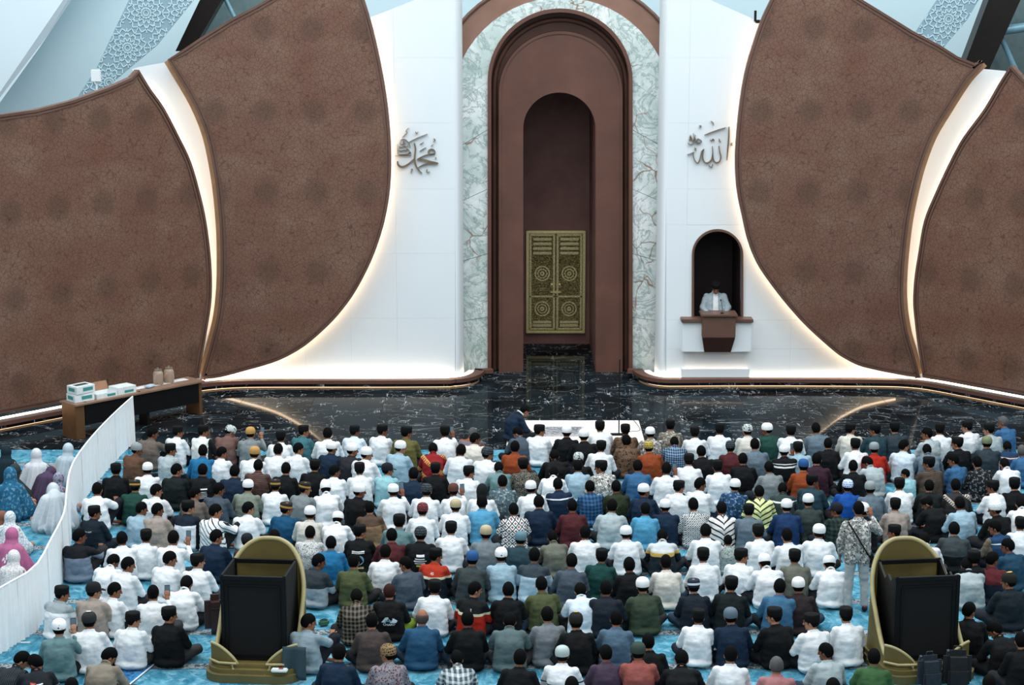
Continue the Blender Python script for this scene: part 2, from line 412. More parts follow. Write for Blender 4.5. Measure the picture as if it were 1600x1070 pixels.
# bronze leaves
AL, BL = flo(313, 595, .2), flo(0, 654, .2); AR, BR = flo(1443, 593, .2), flo(1600, 621.5, .2)
def nrm(a, b):
    d = b-a; n = Vector((d.y, -d.x, 0)).normalized()
    return n if n.y < 0 else -n
NL, NR = nrm(AL, BL), nrm(AR, BR)
def leaf(label, px, plane, n=4, led=None, tan=None):
    if plane is None: f = lambda q: at(q[0], q[1], YL); nn = Vector((0, -1, 0))
    else: f = lambda q: hit(q[0], q[1], plane[0]+plane[1]*.3, plane[1]); nn = plane[1]
    pts = [f(q) for q in px]; c = sum(pts, Vector())/len(pts); base = Vector((c.x, c.y, 0))
    root = thing('bronze_leaf_panel', label, 'wall panel', base, math.atan2(nn.x, -nn.y), 'leaf shaped bronze panels of the front wall')
    inv = (Matrix.Translation(base) @ Matrix.Rotation(math.atan2(nn.x, -nn.y), 4, 'Z')).inverted()
    L = [inv @ p for p in pts]
    MB().plate(L, (0, .14, 0)).build('sheet', M_BRONZE, root)
    for nm, a, b, h in (('rim', .0, .055, .035), ('rim', .075, .12, .02)):
        area = sum(L[i-1].x*L[i].z-L[i].x*L[i-1].z for i in range(len(L)))
        s = -1 if area > 0 else 1
        prof = [(s*a, h), (s*b, h), (s*b, -.01), (s*a, -.01)]
        MB().sweep(L, prof, up=(0, -1, 0), closed=True).build(nm, M_RIM, root)
    return root, pts
iL_right = [(313, 592), (345, 588.5), (386, 578), (424, 567), (450, 556), (478, 539), (507, 514), (530, 490), (555, 456), (580, 408), (598, 356), (608, 305), (611, 255), (609, 200), (603, 146), (593, 90), (580, 35), (566, -10)]
iL_top = [(545, -50), (500, -48), (450, -20), (400, 9), (360, 30), (310, 61), (285, 78), (262, 93)]
iL_left = [(280, 123), (303, 163), (322, 210), (334, 266), (340, 310), (344, 360), (345, 410), (344, 450), (340, 490), (333, 522), (325, 552)]
leaf('tall bronze leaf panel left of the white wall with the left lettering', spline(iL_right, 4)+iL_top[1:]+spline(iL_left, 3), None)
iR_left = [(1438, 590), (1394, 583), (1365, 577), (1341, 570.5), (1318, 559), (1300, 546), (1261, 511), (1230, 477), (1202, 441), (1182, 410), (1168, 374), (1159, 335), (1152, 300), (1149, 262), (1150, 224), (1155, 168), (1164, 112), (1178, 64), (1192, 25), (1209, -10)]
iR_top = [(1232, -50), (1275, -46), (1310, -24), (1348, 0), (1384, 22), (1426, 48), (1468, 70), (1496, 88), (1524, 99), (1538, 97)]
iR_right = [(1513, 123), (1480, 174), (1457, 213), (1440, 258), (1429, 300), (1420, 345), (1414, 395), (1411, 440), (1412, 480), (1418, 518), (1427, 550)]
leaf('tall bronze leaf panel right of the white wall with the pulpit niche', spline(iR_left, 4)+iR_top[1:]+spline(iR_right, 3), None)
oL_right = [(216, 109), (233, 137), (255, 168), (277, 210), (297, 252), (311, 300), (321, 345), (328, 400), (330, 445), (328, 480), (321, 523), (312, 575), (310, 590)]
oL = [(-120, 668), (-120, 190), (-40, 183), (0, 179), (56, 171), (112, 157), (168, 137), (205, 121)]+spline(oL_right, 4)
leaf('bronze end panel behind the long table', oL, (AL, NL))
oR_left = [(1443, 589), (1435, 539), (1430, 498), (1428, 470), (1430, 435), (1436, 395), (1445, 345), (1463, 300), (1488, 247), (1507, 213), (1538, 171), (1561, 132), (1580, 102)]
oR = spline(oR_left, 4)+[(1600, 124), (1650, 136), (1720, 140), (1720, 636)]
leaf('bronze end panel meeting the floor where the crowd ends at the blue shirted man', oR, (AR, NR))
# white slots between the leaves, lit by hidden strips
def lightstrip(name, label, pts, mat, r=.025):
    c = pts[0].copy(); root = thing(name, label, 'light strip', c)
    return MB().tube([p-c for p in pts], r, 6, up=(0, -1, 0)).build('led_tube', mat, root)
def slot(px, nm):
    P = outline(px, YW+.02); return struct(MB().plate(P, BACK*.08).build(nm, M_WHITE))
slot([(206, 108), (216, 105), (290, 92), (330, 180), (360, 280), (370, 400), (360, 500), (330, 585), (313, 597), (300, 590), (290, 480), (290, 350), (250, 200), (222, 135)], 'wall_slot_left')
slot([(1526, 107), (1572, 111), (1560, 180), (1500, 280), (1460, 380), (1450, 470), (1460, 590), (1440, 594), (1415, 560), (1395, 480), (1395, 400), (1410, 300), (1450, 190)], 'wall_slot_right')
YT = YL+.2
mbt = [at(x+2, y, YT) for x, y in spline([(262, 93)]+iL_left+[(316, 585)], 3)]
struct(MB().sweep(mbt, [(-.05, 0), (.12, 0), (.12, .03), (-.05, .03)], up=(0, -1, 0)).build('trim_6', M_TAN))
mbt = [at(x-2, y, YT) for x, y in spline([(1538, 97)]+iR_right+[(1436, 585)], 3)]
struct(MB().sweep(mbt, [(-.12, 0), (.05, 0), (.05, .03), (-.12, .03)], up=(0, -1, 0)).build('trim_7', M_TAN))
YS = YW-.12
lightstrip('light_strip', 'warm light strip behind the curved edge of the leaf beside the left lettering', [at(x-7, y-1.5, YS) for x, y in spline(iL_right[1:], 3)], M_LED)
lightstrip('light_strip', 'warm light strip behind the curved edge of the leaf beside the pulpit', [at(x+7, y-1.5, YS) for x, y in spline(iR_left[1:], 3)], M_LED)
lightstrip('light_strip', 'warm light strip in the white slot left of the left leaf', [at(x-10, y, YS) for x, y in spline(oL_right[1:-2], 3)], M_LED)
lightstrip('light_strip', 'warm light strip in the white slot right of the right leaf', [at(x+12, y, YS) for x, y in spline(oR_left[1:-1], 3)], M_LED)
lightstrip('light_strip', 'second warm light strip inside the slot beside the table end', [at(x+14, y, YS) for x, y in spline(iL_left[:-2], 3)], M_LED)
lightstrip('light_strip', 'second warm light strip inside the slot near the last right panel', [at(x-14, y, YS) for x, y in spline(iR_right[:-1], 3)], M_LED)
# kerb with light lines above and below
kp = [(-120, 676), (0, 654), (105, 634), (200, 616), (290, 599), (330, 593.5), (380, 590.5), (450, 590), (600, 590), (700, 589.5)]
kr = [(1052, 588.5), (1130, 588), (1240, 588), (1320, 588.5), (1380, 589), (1420, 590.5), (1460, 595), (1520, 606), (1600, 621), (1720, 643)]
def kerb(px, side, nm):
    P = [flo(x, y, .21) for x, y in spline(px, 4)]
    cx0 = at(700 if side < 0 else 1052, 300, YW).x; cor = []
    for i in range(11):
        a = math.pi/2*i/10; cor.append(Vector((cx0-side*(.55*math.sin(a)+.02), YW-.1+1.0*(1-math.cos(a)), .21)))
    end = Vector((XC+side*1.62, cor[-1].y+.05, .21)); cor.append(end)
    P = P+cor if side < 0 else cor[::-1]+P
    P = [Vector((p.x, p.y, 0)) for p in P]; s = 1
    o1 = struct(MB().sweep(P, [(.02, .115), (.02, .20), (.26, .20), (.26, .115)]).build(nm[0], M_BROWN, ang=40))
    o2 = struct(MB().sweep(P, [(.04, .045), (.04, .112), (.24, .112), (.24, .045)]).build(nm[1], M_FLOOR, ang=40))
    n = len(P); A = P[:-3] if side < 0 else P[3:]
    l1 = MB().sweep(A, [(-.10, .17), (-.10, .215), (.01, .215), (.01, .17)]).build('light_strip', M_LEDK)
    tag(l1, 'bright light line along the top of the kerb %s of the portal' % ('left' if side < 0 else 'right'), 'light strip')
    l2 = MB().sweep(A, [(.08, .012), (.08, .035), (.15, .035), (.15, .012)]).build('light_strip', M_LEDF)
    tag(l2, 'glowing light line under the kerb %s of the portal' % ('left' if side < 0 else 'right'), 'light strip')
kerb(kp, -1, ('baseboard_left', 'baseboard_left_stone')); kerb(kr, 1, ('baseboard_right', 'baseboard_right_stone'))

# ------------------------------------------------------------------ portal with niche and gilded door
def arch(cx, hw, yc, yb, Y, n=28, off=0):
    px = [(cx-hw, yb)]+[(cx-hw*math.cos(math.pi*i/n), yc-hw*math.sin(math.pi*i/n)) for i in range(n+1)]+[(cx+hw, yb)]
    return [at(x, y, Y) for x, y in px]
YP = 43.6
def zfix(P):
    for p in (P[0], P[-1]): p.z = 0.0
    return P
port = thing('portal', 'tall arched brown portal with marble surround in the middle of the wall', 'portal', (XC, YP, 0))
PI = Matrix.Translation(-port.location)
def pl(P): return [PI @ p for p in P]
N = 28
MB().ring(pl(zfix(arch(877, 207, 168, 583, YP))), pl(zfix(arch(877, 170, 168, 583, YP))), (0, .5, 0)).build('outer_band', m_brown('outer_band_brown', '8d6c5d', '7f5e4f', .5), port)
MB().tube(pl(arch(877, 205, 168, 583, YP)), .05, 8, up=(0, -1, 0)).build('band_edge', M_RIM, port)
OA, IA = zfix(arch(877, 172, 168, 583, YP)), zfix(arch(875, 111, 126, 583, YP))
OA[0].x = OA[1].x; OA[-1].x = OA[-2].x
cuts = [(1, 4), (4, 7), (7, 11), (11, 15), (15, 19), (19, 23), (23, 26), (26, 29)]
def slabpiece(A, B):
    o = MB().ring([p+Vector((0, -.05, 0)) for p in pl(A)], [p+Vector((0, -.05, 0)) for p in pl(B)], (0, .5, 0)).build('marble_slab', M_MARBLE, port)
for a, b in cuts: slabpiece(OA[a:b+1], IA[a:b+1])
def lerp(a, b, t): return a+(b-a)*t
for e in (0, -1):
    k = 1 if e == 0 else -2; hs = [0, .2, .42, .64, .84, 1]
    for h0, h1 in zip(hs, hs[1:]):
        slabpiece([lerp(OA[e], OA[k], h0+.0008), lerp(OA[e], OA[k], h1-.0008)], [lerp(IA[e], IA[k], h0+.0008), lerp(IA[e], IA[k], h1-.0008)])
def archw(cx, hw, yc, Y): return pl(zfix(arch(cx, hw, yc, 583, Y)))
MB().ring([p+Vector((0, -.14, 0)) for p in archw(875, 113, 126, YP)], [p+Vector((0, -.14, 0)) for p in archw(875, 107.5, 126.5, YP)], (0, .75, 0)).build('frame_lip', M_BROWN, port)
MB().ring(archw(875, 109, 126, YP+.55), archw(876, 94, 146, YP+.55), (0, .3, 0)).build('groove', M_BROWN, port)
MB().tube(archw(875.5, 102.5, 133, YP+.5), .06, 10, up=(0, -1, 0)).build('roll_molding', M_BROWN, port, ang=50)
MB().ring([p+Vector((0, -.03, 0)) for p in archw(876, 96.5, 145, YP+.2)], [p+Vector((0, -.03, 0)) for p in archw(876, 93, 146, YP+.2)], (0, .4, 0)).build('inner_lip', M_BROWN, port)
fa, fb = archw(876, 95.5, 145, YP+.2), archw(874, 56.5, 201, YP+.2)
MB().ring(fa, fb, (0, .3, 0)).build('arch_face', M_BROWN, port)
MB().ring([p+Vector((0, .28, 0)) for p in archw(874, 58.5, 199, YP+.2)], [p+Vector((0, .28, 0)) for p in fb], (0, 3.6, 0)).build('niche_lining', M_BROWNLIT, port)
YB = 47.3
bw = [Vector((x, YB, z)) for x in (at(790, 300, YB).x, at(950, 300, YB).x) for z in (0, 9)]
MB().plate(pl([bw[0], bw[2], bw[3], bw[1]]), (0, .1, 0)).build('niche_back', M_BROWNLIT, port)
# gilded double door
def m_gold():
    t = NT('embossed_gold'); o = t.coord()
    a = t.vor(o, 16); b = t.noise(o, 26, 3, .6, 1.0); h = t.math('ADD', t.mr(a, 0, .22), b)
    c = t.mix(t.mr(b, .35, .65), lin('5d5430'), lin('b3a56c'))
    m = t.out(c, .5, .55, .5); t.bump(h, .8, .015); return m
M_GOLD = m_gold(); M_GOLDM = plain('worn_gold', 'f6e7ae', .42, .4, vary=.2, nscale=40); M_GOLDS = plain('bright_gold', 'efdda0', .35, .6, nscale=20)
p0, p1 = at(822, 520, YB-.06), at(915, 360, YB-.06); DW, DH = p1.x-p0.x, p1.z-p0.z
door = thing('gilded_double_door', 'embossed gold double door at the back of the portal niche', 'door', ((p0.x+p1.x)/2, YB-.07, p0.z))
fr = MB()
for s in (-1, 1): fr.box((s*(DW/2-.035), 0, DH/2), (.07, .12, DH), bev=.012)
for z in (.035, DH-.035): fr.box((0, -.005, z), (DW, .12, .07), bev=.012)
fr.build('frame', M_GOLDS, door)
LW = DW/2-.085
for s in (-1, 1):
    cx = s*(LW/2+.01)
    lf = MB().box((cx, 0, DH/2), (LW, .05, DH-.15), bev=.006).build('leaf', M_GOLD, door)
    bd = MB()
    for q in (-1, 1): bd.box((cx+q*(LW/2-.035), -.03, DH/2), (.05, .03, DH-.2), bev=.01)
    for z in (.11, DH*.36, DH-.11): bd.box((cx, -.03, z), (LW-.02, .03, .05), bev=.01)
    bd.build('border', M_GOLDM, lf)
    for k, z in enumerate((.2, .29, DH-.22, DH-.34, DH-.46, DH-.58)):
        MB().box((cx, -.032, z), (LW-.2, .03, .07), bev=.012).build('inscription_bar', M_GOLDM, lf)
    for z, R_, bright in ((DH*.585, .2, True), (DH*.24, .2, False)):
        ro = MB()
        for r0, r1, h in ((R_, R_-.035, .05), (R_*.62, R_*.5, .06), (R_*.3, R_*.1, .06)):
            A = [(cx+r0*math.cos(a*math.pi/8), -.02-h*.4, z+r0*math.sin(a*math.pi/8)) for a in range(17)]
            B = [(cx+r1*math.cos(a*math.pi/8), -.02-h*.4, z+r1*math.sin(a*math.pi/8)) for a in range(17)]
            ro.ring(A, B, (0, h, 0))
        ro.build('rosette', M_GOLDM, lf)
        if bright:
            st = MB()
            for k in range(10):
                a = 2*math.pi*k/10; q = [(cx+r*math.cos(a+d), -.07, z+r*math.sin(a+d)) for r, d in ((.1, -.2), (.15, 0), (.1, .2))]
                st.plate(q, (0, .03, 0))
            st.build('star_ring', M_GOLDS, lf)
    MB().lathe([(0.001, 0), (.035, 0), (.035, .02), (.001, .03)], M=Matrix.Translation((s*.1, -.03, DH*.475)) @ Matrix.Rotation(math.pi/2, 4, 'X'), n=12).tube([(s*.1+.03*math.cos(a*math.pi/6), -.07, DH*.465+.035*math.sin(a*math.pi/6)) for a in range(12)], .006, 6, closed=True, up=(0, -1, 0)).build('ring_pull', M_GOLDS, door)
MB().box((0, -.06, DH*.405), (.28, .05, .035), bev=.01).box((0, -.08, DH*.405), (.07, .06, .06), bev=.01).build('lock_bar', M_GOLDS, door)
MB().box((0, -.04, DH/2), (.035, .05, DH-.16), bev=.01).build('meeting_post', M_GOLD, door)
# ------------------------------------------------------------------ pulpit niche in the right white wall
pul = thing('pulpit', 'arched pulpit niche with brown ledge in the right white wall', 'pulpit', (at(1121, 500, YW).x, YW, 0))
PJ = Matrix.Translation(-pul.location)
def pq(x, y, Y): return PJ @ at(x, y, Y)
bt = [pq(1121, 499.5, YW), pq(1121, 351.2, YW), pq(1121, 351.2, YW), pq(1121, 499.5, YW)]
for k in range(4): bt[k].x = pq((1074, 1168)[k > 1], 300, YW).x
aw = [PJ @ p for p in [at(1084, 499.5, YW)]+[at(1121-37*math.cos(math.pi*i/20), 398-37*math.sin(math.pi*i/20), YW) for i in range(21)]+[at(1158, 499.5, YW)]]
ow = []
for i, p in enumerate(aw):                         # square outline matched to the arch points
    if i == 0: ow.append(bt[0])
    elif i == len(aw)-1: ow.append(bt[3])
    else:
        a = math.pi*(i-1)/20
        x = bt[0].x+(bt[3].x-bt[0].x)*min(1, max(0, (1-1.6*math.cos(a))/2)); z = min(bt[1].z, aw[1].z+(bt[1].z-aw[1].z)*min(1, 1.9*math.sin(a)))
        ow.append(Vector((x, 0, z)))
ow[11] = Vector((ow[11].x, 0, bt[1].z))
MB().ring(ow, aw, (0, .12, 0)).build('niche_surround', M_WHITE, pul)
aw2 = [PJ @ p for p in [at(1080.5, 499.5, YW)]+[at(1121-40*math.cos(math.pi*i/20), 398-40.5*math.sin(math.pi*i/20), YW) for i in range(21)]+[at(1161, 499.5, YW)]]
def sh(P, dy): return [p+Vector((0, dy, 0)) for p in P]
MB().ring(sh(aw2, -.06), sh(aw, -.06), (0, .16, 0)).build('niche_frame', M_RIM, pul)
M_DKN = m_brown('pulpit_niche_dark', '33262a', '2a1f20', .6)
big = [Vector((p.x*1.02, p.y, p.z)) for p in aw]
big[0].z = big[-1].z = .4
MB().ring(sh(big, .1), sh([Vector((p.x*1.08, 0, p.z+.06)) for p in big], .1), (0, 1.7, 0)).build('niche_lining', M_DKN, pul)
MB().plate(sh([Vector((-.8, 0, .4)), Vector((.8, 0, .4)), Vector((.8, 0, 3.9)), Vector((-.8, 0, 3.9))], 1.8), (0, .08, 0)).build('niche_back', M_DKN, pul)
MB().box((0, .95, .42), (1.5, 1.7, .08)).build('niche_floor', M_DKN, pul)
zl = pq(1121, 497, YW-.2).z; xl, xr = pq(1064, 500, YW-.2).x, pq(1176, 500, YW-.2).x
MB().box(((xl+xr)/2, -.14, zl-.04), (xr-xl, .44, .08), bev=.012).build('ledge', M_RIM, pul)
zb = pq(1121, 548, YW-.14).z
MB().box(((xl+xr)/2, -.13, (zl-.08+zb)/2), (xr-xl-.06, .3, zl-.08-zb), bev=.01).build('apron', M_WHITE, pul)
zt = pq(1121, 576, YW-.1).z
MB().box(((xl+xr)/2, -.05, zt/2+.04), (xr-xl-.06, .12, zt-.08), bev=.01).build('plinth', M_WHITE, pul)
MB().plate([Vector((xl+.03, .02, zt-.02)), Vector((xr-.03, .02, zt-.02)), Vector((xr-.03, .02, zb+.02)), Vector((xl+.03, .02, zb+.02))], (0, .06, 0)).build('recess_back', M_WHITE, pul)
MB().box(((xl+xr)/2, -.08, zt+.012), (xr-xl-.16, .03, .022)).build('recess_light', M_LEDF, pul)
lec = thing('lectern', 'brown lectern box jutting out over the pulpit ledge', 'lectern', (pul.location.x, YW, 0))
LI = Matrix.Translation(-lec.location)
YLc = YW-.5
a0, a1, b0, b1 = [LI @ at(*q, YLc) for q in ((1098, 495), (1150, 495), (1098, 528), (1149.5, 528))]
w = a1.x-a0.x; cx = (a1.x+a0.x)/2
MB().box((cx, (-.5+.02)/2, (a0.z+b0.z)/2), (w, .48, a0.z-b0.z), bev=.012).build('body', M_RIM, lec)
MB().box((cx, -.24, a0.z+.03), (w+.08, .6, .05), bev=.01).build('desk_top', M_RIM, lec)
c0 = LI @ at(1124, 549, YLc+.3)
V = [Vector((cx+sx*w/2*.98, y, b0.z)) for sx in (-1, 1) for y in (-.49, -.02)]+[Vector((cx+sx*w/2*.8, y, c0.z)) for sx in (-1, 1) for y in (-.28, -.02)]
MB().add(V, [(0, 1, 3, 2), (4, 6, 7, 5), (0, 2, 6, 4), (1, 5, 7, 3), (0, 4, 5, 1), (2, 3, 7, 6)]).build('corbel', m_brown('corbel_brown', '4c352f', '402b27'), lec)
LECTOP = a0.z+.055; LECX = lec.location.x+cx
mic = thing('gooseneck_microphone', 'small gooseneck microphone on the lectern before the preacher', 'microphone', (LECX+.08, YLc+.15, LECTOP))
MB().lathe([(.04, 0), (.04, .015), (.008, .02)], n=12).tube([(0, 0, .01), (0, .01, .12), (-.01, .06, .22), (-.02, .12, .27)], .006, 6).build('stem', M_BLACK, mic)
MB().ball((-.02, .14, .285), (.018, .024, .018), n=10, m=6).build('head', M_BLACK, mic)
# ------------------------------------------------------------------ raised lettering
M_LET = plain('dull_bronze_letters', '857560', .4, .3, vary=.1)
def strokes(name, label, Yp, org, sc, S):
    c = at(org[0]+50, org[1]+50, Yp); root = thing(name, label, 'lettering', c); inv = Matrix.Translation(-c)
    for nm, pts, w in S:
        w *= .78
        q = spline(pts, 4) if len(pts) > 2 else pts
        n = len(q); L = []; R_ = []
        for i in range(n):
            a, b = q[max(i-1, 0)], q[min(i+1, n-1)]; d = Vector((b[0]-a[0], b[1]-a[1])).normalized(); t = i/(n-1)
            ww = w*(.35+.65*math.sin(math.pi*min(1, .12+t*.9))) if len(pts) > 2 else w*(1-.5*t)
            nx, ny = -d.y*ww/2, d.x*ww/2
            L.append((q[i][0]+nx, q[i][1]+ny)); R_.append((q[i][0]-nx, q[i][1]-ny))
        f = lambda p: inv @ at(org[0]+p[0]*sc, org[1]+p[1]*sc, Yp)
        MB().ring([f(p) for p in L], [f(p) for p in R_], (0, .06, 0)).build(nm, M_LET, root)
s1 = [('letter', [(205, 700), (212, 750), (255, 785), (310, 780), (370, 745), (430, 690), (465, 660)], 40),
      ('letter', [(460, 425), (478, 520), (466, 640), (478, 750), (520, 830), (580, 885)], 34),
      ('letter', [(775, 590), (770, 545), (735, 520), (690, 530), (675, 560), (700, 595), (770, 590), (680, 600), (590, 625), (520, 660), (505, 672)], 26),
      ('letter', [(505, 672), (590, 680), (700, 705), (825, 728)], 38), ('letter', [(820, 738), (700, 735), (600, 755), (515, 800)], 26),
      ('stroke', [(370, 415), (500, 350), (660, 285)], 12), ('stroke', [(540, 550), (590, 518), (640, 490)], 12),
      ('mark', [(480, 250), (498, 285), (515, 250)], 14), ('mark', [(545, 440), (570, 432), (600, 408)], 12), ('mark', [(755, 355), (778, 380), (750, 405)], 14), ('mark', [(715, 475), (745, 440)], 12),
      ('mark', [(410, 820), (432, 822), (415, 850), (412, 890)], 14), ('mark', [(655, 820), (648, 850), (665, 875), (695, 855)], 14), ('mark', [(785, 640), (795, 680)], 14),
      ('mark', [(275, 340), (320, 295), (352, 268), (335, 235), (375, 190)], 12), ('stroke', [(165, 615), (290, 615), (415, 612)], 10),
      ('stroke', [(250, 380), (300, 365), (360, 400), (395, 470), (398, 505)], 10), ('stroke', [(205, 440), (205, 520), (215, 590), (290, 598), (360, 590), (410, 580), (390, 555), (360, 590)], 10),
      ('stroke', [(245, 400), (250, 440), (290, 440), (300, 395), (310, 440), (330, 430)], 10), ('stroke', [(225, 480), (270, 490), (310, 470), (345, 485), (360, 455)], 10),
      ('stroke', [(215, 530), (260, 545), (310, 530), (345, 550), (345, 510), (390, 540)], 10)]
strokes('lettering', 'bronze calligraphy reading the prophet name on the left white wall', YW-.07, (600, 180), 100/973, s1)
s2 = [('letter', [(848, 195), (845, 350), (832, 520), (820, 660), (812, 755)], 30), ('letter', [(680, 515), (690, 600), (712, 700), (690, 775), (640, 795), (600, 770), (580, 700), (575, 600), (570, 520)], 26),
      ('letter', [(575, 640), (560, 730), (510, 790), (450, 795), (415, 740), (410, 660), (430, 570)], 28), ('letter', [(430, 565), (390, 610), (370, 700), (345, 780), (315, 800), (280, 760), (255, 690), (258, 620)], 20),
      ('stroke', [(440, 332), (620, 262), (795, 205)], 18), ('mark', [(548, 100), (575, 120), (595, 170)], 16), ('mark', [(350, 175), (378, 175), (375, 205), (350, 200)], 12),
      ('mark', [(515, 835), (548, 880), (578, 818)], 16), ('mark', [(535, 405), (550, 435), (575, 400), (600, 410), (595, 435)], 12), ('mark', [(685, 395), (690, 440), (715, 440)], 14), ('mark', [(910, 465), (880, 480), (905, 500), (870, 510)], 14),
      ('mark', [(270, 545), (300, 560), (275, 580), (305, 595)], 12), ('stroke', [(150, 660), (200, 645), (260, 615)], 8),
      ('stroke', [(170, 460), (190, 490), (240, 480), (270, 420), (285, 330)], 12), ('stroke', [(200, 330), (225, 390), (240, 440), (262, 390), (255, 300)], 12), ('stroke', [(180, 420), (215, 410), (200, 350), (180, 420)], 10),
      ('stroke', [(290, 390), (285, 450), (330, 480), (390, 435), (330, 395), (300, 440), (350, 455)], 12)]
strokes('lettering', 'bronze calligraphy of the divine name on the right white wall', YW-.07, (1060, 180), 100/1070, s2)

# ------------------------------------------------------------------ long table with cartons and jars
A, B = flo(120, 632, .75), flo(316, 594.5, .75); d = (B-A); TL = d.length; ang = math.atan2(d.y, d.x)
tab = thing('long_table', 'long brown console table with black front panel by the left wall', 'table', (A.x, A.y, 0), ang)
M_WOOD = plain('brown_laminate', '8b6d5a', .4, nscale=3); M_LEG = plain('copper_panel', '8a6446', .3, .6)
MB().box((TL/2, .27, .73), (TL+.1, .6, .04), bev=.006).build('table_top', M_WOOD, tab)
MB().box((TL/2+.06, .04, .49), (TL-.3, .03, .43)).build('front_panel', M_BLACK, tab)
for x in (.08, TL-.04): MB().box((x, .27, .355), (.22 if x < 1 else .08, .5, .71), bev=.006).build('leg', M_LEG, tab)
MB().box((TL*.56, .2, .355), (.06, .3, .71)).build('leg', M_BLACK, tab)
MB().box((TL*.62, .36, .757), (TL*.66, .2, .006)).build('white_runner', plain('white_paper', 'e3e4e2', .8, vary=.1, nscale=12), tab)
for x in (.25, TL*.5): MB().lathe([(.03, 0), (.03, .004)], (x, .08, .75), 12).build('cable_grommet', M_BLACK, tab)
TM = Matrix.Translation(tab.location) @ Matrix.Rotation(ang, 4, 'Z')
M_CART = plain('white_carton', 'dfe6e6', .7); M_TEAL = plain('teal_print', '3f8f8c', .7); M_TOP = plain('dark_box_window', '3c4a4a', .4); M_CB = plain('cardboard', '9a7357', .8)
def on_table(x, y, z=.75): return TM @ Vector((x, y, z))
for k in range(2):
    c = thing('carton', ('lower white and teal water carton of the pair on the table end', 'upper white and teal water carton with open top on the table')[k], 'carton', on_table(.27+.02*k, .27, .751+.17*k), ang+.1*k-.05, 'cartons on the long table')
    MB().box((0, 0, .08), (.46, .34, .16), bev=.006).build('box', M_CART, c)
    MB().box((.05, -.172, .09), (.24, .006, .07)).build('print_band', M_TEAL, c); MB().box((-.232, 0, .09), (.006, .2, .07)).build('print_band', M_TEAL, c)
    if k: MB().box((0, 0, .162), (.3, .14, .006)).build('opening', M_TOP, c)
c = thing('carton', 'open low white carton with brown flap beside the stacked cartons', 'carton', on_table(.80, .25, .751), ang, 'cartons on the long table')
MB().box((0, -.16, .05), (.5, .01, .1)).box((0, .16, .05), (.5, .01, .1)).box((-.25, 0, .05), (.01, .33, .1)).box((.25, 0, .05), (.01, .33, .1)).box((0, 0, .006), (.5, .32, .01)).build('tray', M_CART, c)
MB().box((0, 0, 0), (.5, .2, .008), M=Matrix.Translation((0, .2, .18)) @ Matrix.Rotation(1.2, 4, 'X')).build('flap', M_CB, c); MB().box((.1, -.167, .05), (.2, .005, .05)).build('print_band', M_TEAL, c)
c = thing('carton', 'closed white box with green print in the middle of the table', 'carton', on_table(1.28, .24, .751), ang, 'cartons on the long table')
MB().box((0, 0, .08), (.46, .34, .16), bev=.006).build('box', M_CART, c); MB().box((.05, -.172, .06), (.22, .006, .05)).build('print_band', M_TEAL, c)
def m_glass():
    t = NT('jar_glass'); t.b.inputs['Transmission Weight'].default_value = .35; t.b.inputs['IOR'].default_value = 1.3
    return t.out(t.mix(t.noise(t.coord(), 4), lin('a98f7c'), lin('c9b5a4')), .05)
M_GLASS = m_glass()
for k, x in enumerate((2.28, 2.56)):
    c = thing('drink_dispenser', ('glass drink dispenser jar nearer the boxes on the table', 'glass drink dispenser jar nearer the far table end')[k], 'jar', on_table(x, .36, .752), 0, 'glass dispensers on the long table')
    MB().lathe([(.10, 0), (.11, .02), (.11, .24), (.09, .29), (.07, .31)], n=20).build('jar', M_GLASS, c, 40)
    MB().lathe([(.08, .31), (.08, .335), (.02, .345), (.02, .37), (.001, .375)], n=16).build('lid', plain('silver_lid', 'b9aca0', .3, .8), c, 40)
    MB().tube([(0, -.1, .05), (0, -.15, .05), (0, -.15, .02)], .012, 8).build('tap', bpy.data.materials['silver_lid'], c)
c = thing('paper_pad', 'small blue and white paper packet on the table runner', 'paper', on_table(1.98, .26, .762), ang+.3)
MB().box((0, 0, .02), (.22, .14, .04), bev=.01).build('packet', plain('pale_blue_paper', 'b8d2e0', .8), c)

# ------------------------------------------------------------------ white cloth partition between the men and the women
cp = [(210, 692), (186, 716), (160, 745), (136, 776), (118, 806), (111, 830), (108, 856), (104, 893), (84, 938), (60, 984), (20, 1012), (-60, 1062)]
G = [flo(x, y, 0) for x, y in spline(cp, 14)]
par = thing('cloth_partition', 'long white cloth partition winding between the women and the men', 'partition', G[0])
GI = [p-G[0] for p in G]; n = len(GI); V = []; F = []; HH = .97; rows = 6
M_CLOTH = plain('white_cloth', 'f0f3f4', .85, vary=.015)
dist = 0; D = [0]
for i in range(1, n): D.append(D[-1]+(GI[i]-GI[i-1]).length)
dense = []
m_ = 900
for k in range(m_+1):
    s = D[-1]*k/m_; i = max(j for j in range(n) if D[j] <= s+1e-9); i = min(i, n-2)
    p = GI[i].lerp(GI[i+1], (s-D[i])/(D[i+1]-D[i])); t = (GI[i+1]-GI[i]).normalized(); dense.append((p, Vector((-t.y, t.x, 0)), s))
for side in (0, .008):
    for p, nn, s in dense:
        for r in range(rows+1):
            f = r/rows; amp = .006+.020*(1-f)
            w = math.sin(s*62+3*noise.noise((s*2, 0, 0)))*amp*.6+noise.noise((s*9, f*.6, 3))*amp*1.3
            V.append(p+nn*(w+side)+Vector((0, 0, .03+(HH-.03)*f)))
K = (m_+1)*(rows+1)
for side in (0, K):
    for i in range(m_):
        for r in range(rows):
            a = side+i*(rows+1)+r; F.append((a, a+rows+1, a+rows+2, a+1))
cl = obj('cloth', V, F, M_CLOTH, par, True)
MB().tube([p+Vector((0, 0, HH)) for p, nn, s in dense[::30]], .016, 8).build('top_rail', M_CLOTH, par, 50)
